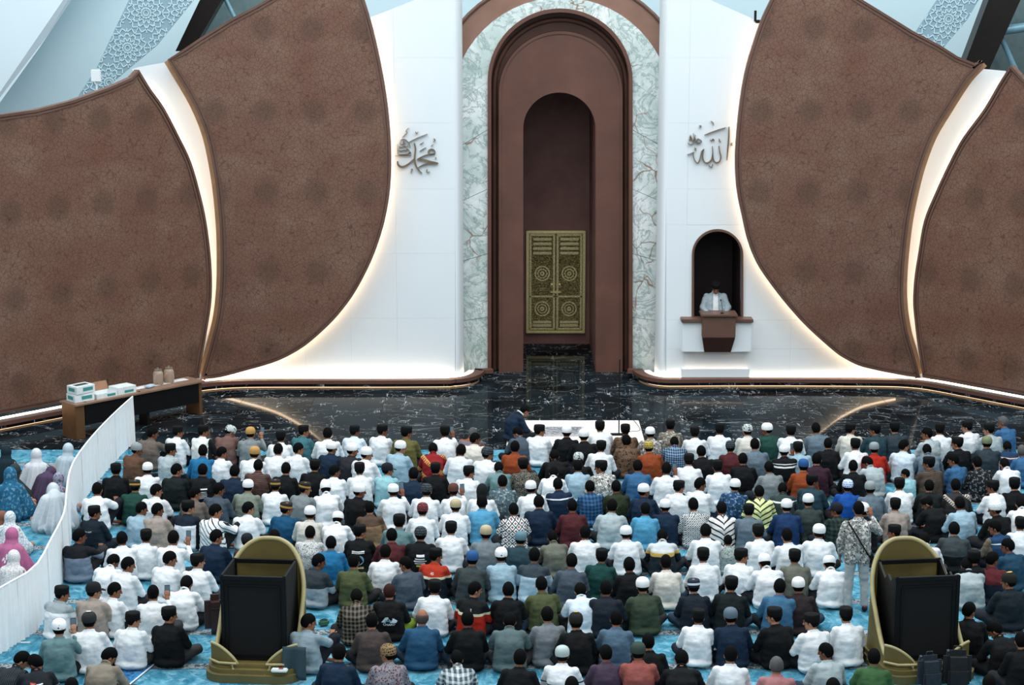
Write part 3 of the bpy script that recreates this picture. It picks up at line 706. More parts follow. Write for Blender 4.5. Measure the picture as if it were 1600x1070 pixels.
for k in range(0, m_+1, 100):
    p = dense[k][0]; MB().tube([p+Vector((0, 0, .0)), p+Vector((0, 0, HH))], .014, 8).box(tuple(p+Vector((0, 0, .01))), (.3, .05, .02)).build('post', plain('partition_post', 'cfd4d6', .4) if k == 0 else bpy.data.materials['partition_post'], par)

# ------------------------------------------------------------------ imam's rug, mat and microphone
q = [flo(792, 657, .03), flo(998, 657, .03)]; rx0, rx1 = q[0].x, q[1].x; ry1 = q[0].y; ry0 = ry1-2.2
def m_rug(name, a, b, s):
    t = NT(name); f = t.noise(t.coord(), s, 4, .6, 1); return t.out(t.mix(t.mr(f, .4, .6), lin(a), lin(b)), .95, 0, .1)
rug = thing('imam_rug', 'cream rug on the marble under the seated prayer leader', 'rug', ((rx0+rx1)/2, (ry0+ry1)/2, 0.0))
MB().box((0, 0, .022), (rx1-rx0, ry1-ry0, .03), bev=.006).build('pile', m_rug('cream_rug', 'd8d2cb', 'ebe7e2', 7), rug)
mat = thing('prayer_mat', 'grey patterned prayer mat on the cream rug', 'mat', (flo(874, 678, .05).x, ry1-1.0, .038))
MB().box((0, 0, .006), (1.05, .8, .012), bev=.003).build('weave', m_rug('grey_mat', '5f6066', 'a9aaae', 14), mat)
MB().box((0, .37, .014), (1.05, .05, .004)).box((0, -.37, .014), (1.05, .05, .004)).box((.5, 0, .014), (.05, .7, .004)).box((-.5, 0, .014), (.05, .7, .004)).build('border', m_rug('mat_border', 'cfcac4', 'b8b4b0', 20), mat)
p = flo(967, 679, .04)
ms = thing('microphone_stand', 'thin black microphone stand on the right of the cream rug', 'microphone stand', (p.x, p.y, .038))
MB().box((0, 0, .01), (.34, .16, .02), bev=.005).build('base', M_BLACK, ms); MB().tube([(0, 0, .02), (0, .0, 1.55)], .013, 8).build('pole', M_BLACK, ms)
MB().tube([(0, 0, 1.55), (0, -.06, 1.62)], .018, 8).build('microphone_head', M_BLACK, ms)
cb = [flo(x, y, .045) for x, y in spline([(969, 680), (985, 674), (1000, 672), (995, 662), (990, 655), (1010, 660)], 4)]
tag(MB().tube(cb, .005, 6).build('cable', M_BLACK), 'thin black cable from the microphone stand across the rug', 'cable')

# ------------------------------------------------------------------ olive casings around black speaker enclosures
M_OLIVE = m_brown('olive_fibreglass', '75683b', '605531', .5, .3); M_OLRIM = plain('pale_olive_rim', 'a89d70', .45); M_OLD = m_brown('olive_step', '6a5f3a', '57502f', .55)
def speaker_casing(loc, rz, lab, fronttrim):
    root = thing('olive_casing', lab, 'casing', loc, rz, 'olive casings around the black enclosures')
    hw = .58; yb = 1.05; ys = -.12
    U = []
    for i in range(9): U.append((-hw, ys+(yb-.5-ys)*i/8))
    for i in range(1, 8):
        a = math.pi-math.pi/2*i/8; U.append((-hw+.5+.5*math.cos(a), yb-.5+.5*math.sin(a)))
    U += [(-.13+.26*i/6, yb) for i in range(7)]
    U += [(-x, y) for x, y in U[:16][::-1]]
    def hgt(x, y, s):
        t = (y-ys)/(yb-ys); t = max(0, min(1, t)); h = .30+.98*(t*t*(3-2*t))
        return h+.32*math.sqrt(max(0, 1-(x/hw)**2))*max(0, (t-.55)/.45)
    P = spline([(x, y) for x, y in U], 2); n = len(P)
    out = [Vector((x, y, 0)) for x, y in P]; c = Vector((0, .45, 0))
    inn = []
    for i, v in enumerate(out):
        t = (out[min(i+1, n-1)]-out[max(i-1, 0)]).normalized(); inn.append(v+Vector((t.y, -t.x, 0))*.045)
    V = []; F = []; R = 6
    for ring in (out, inn):
        for v in ring:
            h = hgt(v.x, v.y, 0)
            for r in range(R+1): V.append(Vector((v.x*(1+.05*(1-r/R)**2), v.y, .1+(h-.1)*r/R)))
    K = n*(R+1)
    for i in range(n-1):
        for r in range(R):
            a = i*(R+1)+r; F += [(a, a+R+1, a+R+2, a+1), (K+a, K+a+1, K+a+R+2, K+a+R+1)]
        a = i*(R+1)+R; F.append((a, a+R+1, K+a+R+1, K+a))
    for i in (0, n-1):
        for r in range(R): a = i*(R+1)+r; F.append((a, a+1, K+a+1, K+a))
    smooth_by_angle(obj('shell', V, F, M_OLIVE, root), 50)
    MB().tube([Vector(((a.x+b.x)/2, (a.y+b.y)/2, hgt(a.x, a.y, 0)+.0)) for a, b in zip(out, inn)], .034, 8).build('shell_rim', M_OLRIM, root, 60)
    def plinth(hwx, y0, y1, z0, z1, r, nm, m):
        pts = []
        for cx_, cy_, a0 in ((hwx-r, y0+r, -90), (hwx-r, y1-r, 0), (-hwx+r, y1-r, 90), (-hwx+r, y0+r, 180)):
            for k in range(7): a = math.radians(a0+15*k); pts.append((cx_+r*math.cos(a), cy_+r*math.sin(a), z0))
        o = MB().plate(pts, (0, 0, z1-z0)).build(nm, m, root); return o
    plinth(.66, -.40, 1.12, 0, .11, .28, 'base', M_OLD); plinth(.63, -.34, 1.09, .11, .17, .26, 'base_step', M_OLIVE)
    # front skirt with two ear curves and a hanging arc
    for s in (-1, 1):
        A = []; B = []
        for k in range(13):
            t = k/12; x = s*(hw*1.02-.40*t); y = ys-.14*math.sin(t*math.pi/2)
            h = .17+.27*math.cos(t*math.pi/2)**.7 if t < 1 else .17
            A.append(Vector((x, y, h+.02))); B.append(Vector((x, y, .12)))
        MB().ring(A, B, (0, .04, 0)).build('skirt', M_OLIVE, root); MB().tube([a+Vector((0, .02, 0)) for a in A], .022, 8).build('skirt_rim', M_OLRIM, root, 60)
        MB().tube([Vector((s*.61, ys-.02, .24)), Vector((s*.45, ys-.16, .24)), Vector((s*.2, ys-.18, .24))], .018, 8).build('skirt_band', M_OLRIM, root, 60)
    MB().tube([Vector((.26*math.cos(a), ys-.19+.02*math.sin(a), .22+.16*math.sin(a))) for a in [math.pi+math.pi*k/12 for k in range(13)]], .018, 8).build('front_arc', M_OLRIM, root, 60)
    MB().box((0, ys-.1, .19), (.6, .1, .06), bev=.01).build('front_sill', M_OLIVE, root)
    return root
def enclosure(loc, rz, lab, wavy):
    root = thing('black_enclosure', lab, 'speaker box', loc, rz, 'black enclosures in the olive casings')
    W, Dp, Hh = .9, .8, 1.2
    for x in (-W/2+.025, W/2-.025):
        for y in (.025, Dp-.025): MB().box((x, y, Hh/2), (.05, .05, Hh), bev=.005).build('post', M_BLACK, root)
    MB().box((0, .02, Hh-.03), (W, .05, .06), bev=.006).build('top_bar', M_BLACK, root); MB().box((0, Dp-.02, Hh-.03), (W, .05, .06), bev=.006).build('top_bar', M_BLACK, root)
    MB().box((0, .03, Hh/2-.02), (W-.08, .03, Hh-.06)).build('front_cloth', M_FABRIC, root)
    fp = MB()
    for x in (-W/2+.09, W/2-.09): fp.box((x, .008, Hh/2-.03), (.025, .02, Hh-.2))
    for z in (.07, Hh-.13): fp.box((0, .008, z), (W-.18, .02, .025))
    fp.build('front_bead', M_BLACK, root)
    MB().box((0, Dp-.03, .43), (W-.08, .03, .86)).build('back_panel', M_FABRIC, root)
    for s in (-1, 1):
        pts = [(s*W/2, .03, .02), (s*W/2, Dp-.03, .02)]
        top = [(Dp-.03, Hh), (Dp*.75, Hh-.1), (Dp*.6, Hh-.16), (Dp*.45, Hh-.06), (Dp*.3, Hh-.12), (Dp*.15, Hh-.02), (.03, Hh)] if wavy else [(Dp-.03, Hh), (.03, Hh)]
        pts += [(s*W/2, y, z) for y, z in top]
        MB().plate(pts, (-s*.03, 0, 0)).build('side_panel', M_FABRIC if not wavy else M_BLACK, root)
    MB().box((0, Dp/2, .9), (W-.1, Dp-.1, .03)).build('shelf', M_BLACK, root)
    return root
S1 = Vector((at(405, 1000, 24.6).x, 24.12, 0)); S2 = Vector((at(1434, 1000, 24.6).x, 24.12, 0))
r1, r2 = math.radians(-5), math.radians(7)
speaker_casing(S1+Vector((.02, 0, .022)), r1, 'olive shell casing behind the man in a white shirt on the left aisle', False)
speaker_casing(S2+Vector((-.02, 0, .022)), r2, 'olive shell casing with dark backpacks on its front step', True)
enclosure(S1+Vector((0, 0, .195)), r1, 'black open box standing inside the olive casing with the teal cloth', False)
enclosure(S2+Vector((0, 0, .195)), r2, 'black open box with wavy side panels inside the olive casing near the backpacks', True)
R1 = Matrix.Translation(S1) @ Matrix.Rotation(r1, 4, 'Z'); R2 = Matrix.Translation(S2) @ Matrix.Rotation(r2, 4, 'Z')
# teal cloth hanging on the first casing, tissue pack on its base
c = thing('teal_cloth', 'dark teal cloth hung over the front ear of the olive casing', 'cloth', R1 @ Vector((.6, -.2, .2)), r1)
V = []; F = []
for i in range(9):
    for j in range(9):
        u, v = i/8, j/8; x = -.16+.32*u; z = .3-.42*v*(.8+.3*u)
        V.append((x, -.03-.05*math.sin(u*9+v)*v-.05*v, z))
for i in range(8):
    for j in range(8): a = i*9+j; F.append((a, a+9, a+10, a+1))
o = obj('drape', V, F, plain('dark_teal_cloth', '2b4048', .8), c, True); m = o.modifiers.new('thickness', 'SOLIDIFY'); m.thickness = .012
c = thing('tissue_pack', 'white tissue pack lying on the base of the olive casing', 'tissue pack', R1 @ Vector((.42, -.36, .195)), r1+.05)
MB().box((0, 0, .02), (.22, .1, .04), bev=.012).build('pack', M_CART, c); MB().box((.02, 0, .042), (.06, .05, .006)).build('red_seal', plain('red_seal', 'a8463f', .6), c)
M_BAG = plain('black_nylon', '15181c', .7, vary=.15, nscale=20); M_STRAP = plain('slate_strap', '3c4a55', .7)
def backpack(loc, rz, lab, mat, s=1.0):
    c = thing('backpack', lab, 'backpack', loc, rz, 'backpacks on the olive casing step'); c.scale = (s, s, s)
    bm = bmesh.new(); bmesh.ops.create_cube(bm, size=1)
    for v in bm.verts:
        v.co = Vector((v.co.x*.34, v.co.y*.2*(1 if v.co.z < 0 else .8), (v.co.z+.5)*.46))
    bmesh.ops.bevel(bm, geom=bm.edges[:], offset=.07, segments=4, affect='EDGES')
    me = bpy.data.meshes.new('bag_body'); bm.to_mesh(me); bm.free(); me.materials.append(mat); smooth_by_angle(link('body', me, c), 60)
    MB().box((0, -.1, .15), (.26, .06, .22), bev=.025).build('front_pocket', mat, c)
    for x in (-.09, .09): MB().tube([(x, .09, .42), (x, .13, .34), (x*1.1, .13, .18), (x, .1, .05)], .02, 8).build('strap', M_STRAP, c)
    MB().tube([(-.05, .02, .45), (-.04, .02, .50), (.04, .02, .50), (.05, .02, .45)], .01, 8).build('handle', mat, c)
backpack(R2 @ Vector((-.12, -.52, .02)), r2+.1, 'dark slate backpack leaning on the olive casing step', plain('slate_nylon', '252e38', .7, vary=.15, nscale=20))
backpack(R2 @ Vector((.26, -.52, .02)), r2-.12, 'plain black backpack beside the slate one', M_BAG, 1.12)
# brown rounded case beside the first casing
p = flo(337, 992, 0)
c = thing('instrument_case', 'dark brown rounded case standing against the olive casing', 'case', (p.x, p.y, .022), .25)
MB().box((0, 0, .3), (.3, .22, .6), bev=.09).build('shell', plain('dark_maroon_shell', '3a2624', .4), c, 60); MB().tube([(-.05, -.11, .4), (-.05, -.14, .42), (.05, -.14, .42), (.05, -.11, .4)], .01, 8).build('handle', M_BLACK, c)
# small prayer rug at the left front
p = flo(200, 1052, 0)
c = thing('small_prayer_rug', 'deep blue prayer rug with white edging beside the khaki shirt', 'rug', (p.x, p.y, .022), -.25)
MB().box((0, 0, .006), (.5, .9, .012), bev=.004).build('weave', m_rug('deep_blue_rug', '1d4a78', '3f7fae', 12), c)
MB().sweep([(-.24, -.44, .012), (.24, -.44, .012), (.24, .44, .012), (-.24, .44, .012)], [(-.012, 0), (.012, 0), (.012, .008), (-.012, .008)], closed=True).build('edging', M_CART, c)
for (x, y, s), lb in zip(((66, 832, .8), (80, 812, .6)), ('black handbag on the carpet by the partition curve', 'small black pouch near the partition behind the white veil')):
    p = flo(x, y, 0); c = thing('handbag', lb, 'bag', (p.x, p.y, .02), .4, 'bags beside the women'); c.scale = (s, s, s)
    MB().box((0, 0, .14), (.34, .16, .26), bev=.05).build('body', M_BAG, c, 60); MB().tube([(-.1, 0, .26), (-.08, 0, .38), (.08, 0, .38), (.1, 0, .26)], .012, 8).build('handle', M_BAG, c)
# ------------------------------------------------------------------ people
def oc(name, rough=.85, bumps=((14, .22, .01),), vary=.1):    # one cloth material, coloured by each object's own colour
    t = NT(name); inf = t.n('ShaderNodeObjectInfo'); f = t.noise(t.coord(), 5, 4)
    c = t.mix(t.mr(f, .3, .7, 0, vary*3), inf.outputs['Color'], (0, 0, 0, 1))
    m = t.out(c, rough, 0, .2 if name != 'hair' else .08)
    for sc, st, di in bumps: t.bump(t.noise(t.coord(scale=(1, 1, 1.8)), sc, 4, .6, .8), st, di)
    return m
M_CLO = oc('garment_cloth'); M_SKIN = oc('skin', .6, ((40, .1, .004),), .05); M_HAIR = oc('hair', .8, ((60, .6, .006),), .15); M_HAT = oc('cap_cloth', .9, ((50, .3, .004),), .06)
PAT = {}
def dye(h):                                        # cloth colours: photo tone to pigment
    c = lin(h); L = .3*c[0]+.6*c[1]+.1*c[2]; k = .60+.40*min(1, max(0, (L-.25)/.45)); return tuple(x*k for x in c[:3])+(1,)
def patmat(code, kind, cols, **k):
    if code in PAT: return PAT[code]
    t = NT('garment_'+code); o = t.coord(); C = [dye(c) for c in cols]; x, y, z = t.sep(o)
    if kind == 'check':
        n = k.get('n', 26)
        sx = t.math('GREATER_THAN', t.math('FRACT', t.math('MULTIPLY', x, n)), .55); sz = t.math('GREATER_THAN', t.math('FRACT', t.math('MULTIPLY', z, n)), .55)
        c = t.mix(t.math('MULTIPLY', t.math('ADD', sx, sz), .5), C[0], C[1])
    elif kind in ('hstripe', 'vstripe', 'dstripe'):
        n = k.get('n', 30); q = z if kind == 'hstripe' else (x if kind == 'vstripe' else t.math('ADD', x, z))
        c = t.mix(t.math('GREATER_THAN', t.math('FRACT', t.math('MULTIPLY', q, n)), k.get('w', .5)), C[0], C[1])
    elif kind == 'batik':
        n = k.get('n', 16); v = t.vor(o, n, 'F1'); e = t.vor(o, n*1.7)
        c = t.mix(t.mr(v, .25, .45), C[0], C[1]); c = t.mix(t.mr(e, .02, .09, 1, 0), c, C[2])
    elif kind == 'swirl':
        w = t.noise(o, k.get('n', 5)*2.4, 3, .6, 2.6); c = t.mix(t.math('GREATER_THAN', t.math('FRACT', t.math('MULTIPLY', w, 5)), .52), C[0], C[1]); c = t.mix(t.mr(t.noise(o, 22, 2), .56, .6), c, C[2])
    elif kind == 'diamond':
        n = k.get('n', 13); a = t.math('PINGPONG', t.math('MULTIPLY', t.math('ADD', x, z), n), .5); b = t.math('PINGPONG', t.math('MULTIPLY', t.math('SUBTRACT', x, z), n), .5)
        m = t.math('MINIMUM', a, b); c = t.mix(t.math('LESS_THAN', m, .09), C[0], C[1]); c = t.mix(t.math('GREATER_THAN', m, .3), c, C[2])
    elif kind == 'leafy':
        ax = t.math('ABSOLUTE', x); q = t.math('SUBTRACT', t.math('MULTIPLY', z, 11), t.math('POWER', t.math('MULTIPLY', ax, 7), .6))
        c = t.mix(t.math('LESS_THAN', t.math('FRACT', q), .3), C[0], C[1])
    elif kind == 'bands':                          # cols: body colour, then (z0, z1, colour) bands and an optional side colour
        c = C[0]
        for (z0, z1), cc in zip(k['z'], C[1:]):
            c = t.mix(t.math('MULTIPLY', t.math('GREATER_THAN', z, z0), t.math('LESS_THAN', z, z1)), c, cc)
        if 'side' in k: c = t.mix(t.math('GREATER_THAN', t.math('ABSOLUTE', x), .185), c, dye(k['side']))
    elif kind == 'sash':
        q = t.math('ADD', t.math('MULTIPLY', x, .8), z); b = t.math('FRACT', t.math('MULTIPLY', q, 3.2))
        c = t.mix(t.math('LESS_THAN', b, .28), C[0], C[1]); tick = t.math('GREATER_THAN', t.math('FRACT', t.math('MULTIPLY', t.math('SUBTRACT', x, z), 22)), .6)
        c = t.mix(t.math('MULTIPLY', t.math('LESS_THAN', b, .2), tick), c, C[0])
    f = t.noise(o, 5, 4); c = t.mix(t.mr(f, .3, .7, 0, .2), c, (0, 0, 0, 1))
    m = t.out(c, .85, 0, .2); t.bump(t.noise(o, 16, 4, .6, .8), .35, .01); PAT[code] = m; return m
Y1 = (.40, .9)
# code: (words, colour or pattern)
SH = dict(
 w=('white shirt', 'e9edef'), wl=('bluish white shirt', 'd5e4ee'), k=('black shirt', '101316'), n=('navy blue shirt', '1d3550'), b=('deep blue shirt', '1f6590'), bb=('bright blue shirt', '2b8cc4'), bb2=('vivid royal blue shirt', '1c63c4'),
 b2=('royal navy shirt', '24487a'), mb=('mid blue shirt', '4a82b4'), sk=('sky blue shirt', '62b4dc'), lb=('light blue shirt', 'a9c8d8'), lc=('pale cyan shirt', 'a0d3db'), t=('teal shirt', '4b8a94'), tg=('greyish teal shirt', '7ba3a6'),
 g=('grey shirt', '98a2a4'), g2=('crumpled mid grey shirt', '8d959b'), lg=('light grey shirt', 'b8c6c9'), dg=('charcoal grey shirt', '4b5658'), dgr=('dark green grey shirt', '44524f'), bg=('blue grey shirt', '7d91a0'), slate=('slate shirt', '5b6978'), sblue=('dusty slate blue shirt', '66849c'),
 char=('dark charcoal silky shirt', '34343d'), br=('brown shirt', '7d5a46'), rosebrown=('rosy brown shirt', '8a6860'), taupe=('taupe shirt', '8a7c72'), tan=('tan brown two tone shirt', None), be=('beige shirt', 'b5a79c'), khaki=('khaki beige shirt', 'a29787'), cr=('cream shirt', 'd9d5cb'),
 m=('maroon shirt', '632b30'), r=('bright red shirt', 'd5301f'), o=('rust orange shirt', 'b0532b'), gr=('bottle green shirt', '2a5a4f'), dgreen=('deep jade green shirt', '1f5550'), grn=('grass green tee', '4d7a4b'), ol=('mustard olive shirt', '827d45'), olg=('army olive shirt', '66704a'), dolive=('dark moss green tee', '4a5a47'), goli=('grey olive shirt', '85887a'),
 sage=('sage grey shirt', '9aa595'), kgreen=('blackish green shirt', '1d2727'), kol=('dark forest olive shirt', '33402a'), dteal=('dark teal shirt', '33535f'), dteal2=('petrol blue shirt', '2b5a76'), dslate=('dark slate shirt', '3c4a54'), dchar=('dark grey and black jacket', None), plum=('dark plum shirt', '47293a'), pu=('purple vest shirt', '5d4a5f'), pk=('salmon pink shirt', 'c9898a'),
 dtaupe=('dark taupe brown shirt', '5c504c'), den=('denim blue shirt', '33688f'), denim=('faded denim shirt', '5089b0'), dbrown=('dark chocolate brown shirt', '3a2e31'), dnavy=('blackish navy jacket', '232d3a'), kteal=('blackish teal jacket', '1f2c33'), kleather=('glossy black leather jacket', '131517'), tgrey=('grey teal shirt', '6a8284'), lgp=('pale grey blue polo shirt', 'a3b8c2'), whood=('white shirt and black hood', 'e6eaec'),
 kprint=('black tee with white list print', '16191d'), kprint2=('black tee with blue back print', '14171b'), kprint3=('black tee with white and yellow print', '14171b'), kprint4=('black tee with white mountain print', '101215'), wprint=('white tee with pink back print', 'e9edef'), nprint=('dark navy jacket with small white line', '1a2a38'), charbadge=('charcoal jacket with red badge', None),
 vest=('cream vest with dark sleeves', ('bands', ['dfe2dd'], dict(z=[], side='1b1e22'))), navyvest=('white and navy jacket', ('bands', ['e4e9ee', '1d2c3d'], dict(z=[(.43, .9)], side='1b2430'))), nvest=('navy vest with white sleeves', ('bands', ['27476b', 'd8b9a2'], dict(z=[(.45, .465)], side='dfe6ea'))),
 nstripe=('navy jacket with white chest line', ('bands', ['1c3350', 'e5eaee'], dict(z=[(.455, .475)]))), nstripe2=('blue jacket with white line and batik sleeves', ('bands', ['28507a', 'd9dad6'], dict(z=[(.455, .47)], side='8d806c'))), grstripe=('dark green jacket with white line', ('bands', ['3c4c4c', 'dfe5e5'], dict(z=[(.44, .46)]))),
 brstripe=('brown striped shirt', ('hstripe', ['7d6058', '5d443e'], dict(n=34, w=.35))), wstripe=('white tee with black slashes', ('dstripe', ['e8ebec', '2a2a2a'], dict(n=12, w=.78))), dbstripe=('dark brown striped batik shirt', ('hstripe', ['4b3f38', '6f5f50'], dict(n=40, w=.5))), kpin=('black pinstriped shirt', ('vstripe', ['20262c', '5a646c'], dict(n=45, w=.75))),
 tristripe=('grey yellow and green striped shirt', ('bands', ['22303a', 'd9b45e', 'c9cfcf'], dict(z=[(.36, .42), (.42, .9)]))), wband=('white shirt with navy chest line', ('bands', ['e9edef', '3c4f66'], dict(z=[(.33, .35)]))),
 check=('blue checked shirt', ('check', ['24395a', '8fb0cc'], dict(n=24))), bcheck=('dark blue checked shirt', ('check', ['1c4470', '4a7fae'], dict(n=16))), gcheck=('dark green checked shirt', ('check', ['1c2a26', '3b5148'], dict(n=14))), kcheck=('black and beige checked shirt', ('check', ['1d1d1d', '8d8474'], dict(n=18))), wcheck=('grey and white checked shirt', ('check', ['5d7078', 'd5dde0'], dict(n=14))),
 sarong=('grey shawl with orange bands', ('hstripe', ['8f8a95', 'b06a44'], dict(n=9, w=.62))), songket=('red cloth with gold bands', ('sash', ['a8282c', 'd9a45a'], {})),
 dbatik=('dark teal batik shirt', ('batik', ['24303a', '3e4f58', 'b09a78'], {})), gbatik=('blue grey batik shirt', ('swirl', ['74909c', '4c6068', 'a8b4b4'], {})), brbatik=('brown patterned batik shirt', ('batik', ['463a34', '94735a', '2b2522'], dict(n=20))), wbatik=('grey and white batik shirt', ('swirl', ['b9b4ae', '4f4c50', 'e0ddd8'], {})),
 gbatik2=('beige grey batik shirt', ('swirl', ['a79d8f', '5a5650', 'c8c2b5'], dict(n=7))), wgbatik=('white and charcoal batik shirt', ('swirl', ['cfcdc6', '3b3b3c', 'e6e4de'], {})), bwbatik=('black and white batik shirt', ('diamond', ['e2e4e3', '26292b', '4f6670'], dict(n=14))), dia=('white diamond batik shirt', ('diamond', ['e6e7e6', '34393c', 'a5736a'], dict(n=9))),
 kbatik=('black white-wave shirt', ('bands', ['14171b', 'dfe3e3', '14171b', 'cfd4d4'], dict(z=[(.40, .43), (.43, .46), (.46, .475)]))), blbatik=('blue batik shirt', ('swirl', ['2f5f8c', '1f4064', '86a5c4'], {})), ybatik=('lime yellow batik shirt', ('leafy', ['dfe5a5', '38492f'], {})), kbatik2=('black batik shirt with grey motif', ('swirl', ['1a1b1e', '24272a', '8f949a'], {})),
 wcbatik=('white batik shirt with black neckline', ('leafy', ['e4e2df', '3a3233'], {})), ggbatik=('grey green patterned shirt', ('batik', ['8fa09c', 'b2bfbb', '7b8d8a'], dict(n=18))), wkpat=('white shirt with small black print', ('batik', ['e3e4e2', 'd9dad6', '2c2e30'], dict(n=22))), floral=('red and grey floral batik shirt', ('batik', ['8a4a4c', 'b0a9b2', '3f3d48'], dict(n=30))),
 bwrap=('beige wrap with dark pattern', ('sash', ['3b3a3c', 'cfc4b4'], {})),
 yokeg=('grey shirt with black yoke', ('bands', ['8b9db2', '1a1d22'], dict(z=[Y1]))), yokedg=('light grey shirt with dark grey yoke', ('bands', ['a9b6bf', '3f4a50'], dict(z=[(.33, .9)]))), yokelb=('pale blue shirt with slate yoke', ('bands', ['b9d3e0', '47555f'], dict(z=[(.42, .9)]))), yokew=('white shirt with grey yoke', ('bands', ['e4e9ea', 'aab6ba'], dict(z=[(.45, .9)]))),
 gvest=('grey sleeveless vest', '8e9aa0'), rjacket=('navy jacket with orange and white shoulders', ('bands', ['1a2634', 'e6dfc0', 'd8442a'], dict(z=[(.37, .41), (.41, .9)]))), rjacket2=('red jacket with black shoulders and cream line', ('bands', ['d6331f', 'e9e3bc', '191b1f'], dict(z=[(.36, .40), (.40, .9)]))),
 mnjacket=('navy jacket with maroon shoulders', ('bands', ['1d2a3c', '6d2a30'], dict(z=[(.36, .9)]))), coral=('coral shirt with grey lower half', ('bands', ['4a4f56', 'b9675e'], dict(z=[(.30, .9)]))))
SH['tan'] = ('tan jacket with brown shoulders', ('bands', ['a88767', '6b5444'], dict(z=[(.42, .9)]))); SH['dchar'] = ('dark grey and black jacket', ('bands', ['15191d', '4a5558'], dict(z=[(.30, .9)]))); SH['charbadge'] = ('charcoal jacket with red badge', ('bands', ['3d4952', '9aa3a8', '1f262c'], dict(z=[(.335, .35), (.35, .9)])))
# cap codes: (words, shape, colours)
HT = dict(h=('bare black hair', None, None), gh=('short grey hair', None, 'g'), bald=('balding head', None, 'b'), mrh=('reddish brown hair', None, 'r'),
 p=('black cap', 'peci', '090a0b'), w=('white cap', 'dome', 'eef1f2'), wb=('white cap with black mark', 'domeb', ('eef1f2', '2a2d33')), yb=('black and gold banded cap', 'pecib', ('23221f', 'b98f45')), au=('golden brown cap', 'dome', 'b98f55'),
 gcap=('grey cap', 'dome', '8d9698'), gcap2=('grey blue cap', 'dome', '5f6f7c'), pat=('black and white patterned cap', 'domeb', ('b9c0bd', '3a3c3e')), dkn=('dark knitted cap', 'domeb', ('4b555a', '20262a')), bcap=('black baseball cap', 'ball', '1a1d22'), mar=('maroon patterned cap', 'domeb', ('8a4148', '50262c')), brc=('brown cap', 'dome', '5b3a30'), bec=('beige cap', 'dome', 'b7a887'),
 kn=('yellow and black knitted cap', 'domeb', ('34342c', 'b9a24c')), kns=('brown striped knitted cap', 'domeb', ('2a2622', '8f7350')), bluec=('navy blue cap', 'dome', '2c5488'), bluew=('blue cap with white band', 'domeb', ('2f72c0', 'd5e2ee')), olc=('olive cap', 'dome', '76805c'), gwc=('grey and white striped cap', 'domeb', ('b9c4c4', 'e4e8e8')), tgc=('blue grey cap', 'dome', '5d7f8a'), lgc=('pale grey cap', 'dome', 'b5c5c4'), dgc=('dark green cap', 'dome', '38453f'),
 dkd=('black cap with white button', 'button', ('26292b', 'e6e6e2')), gt=('black cap with gold top', 'button', ('1d1c1a', 'c9a765')), nf=('navy cap with white band', 'pecib', ('1f2c3c', 'dfe6ea')))

MESH = {}
def remesh(mb, name, vox, deci=None, sm=2, wr=0.0, seed=0):
    me = mb.data(name, None); o = bpy.data.objects.new('tmp', me); col.objects.link(o)
    m = o.modifiers.new('r', 'REMESH'); m.mode = 'VOXEL'; m.voxel_size = vox; m.use_smooth_shade = True
    if sm: s_ = o.modifiers.new('s', 'SMOOTH'); s_.iterations = sm; s_.factor = .5
    if deci: d_ = o.modifiers.new('d', 'DECIMATE'); d_.ratio = deci
    dg = bpy.context.evaluated_depsgraph_get(); r = bpy.data.meshes.new_from_object(o.evaluated_get(dg))
    bpy.data.objects.remove(o); bpy.data.meshes.remove(me); r.name = name
    if wr:
        nn = [v.normal.copy() for v in r.vertices]
        for v, k in zip(r.vertices, nn):
            p = v.co; a = noise.noise((p.x*9+seed, p.y*9, p.z*16))*wr+noise.noise((p.x*22, p.y*22+seed, p.z*34))*wr*.4
            v.co = p+k*a
    for p in r.polygons: p.use_smooth = True
    return r
def RZ(a): return Matrix.Rotation(a, 3, 'Z')
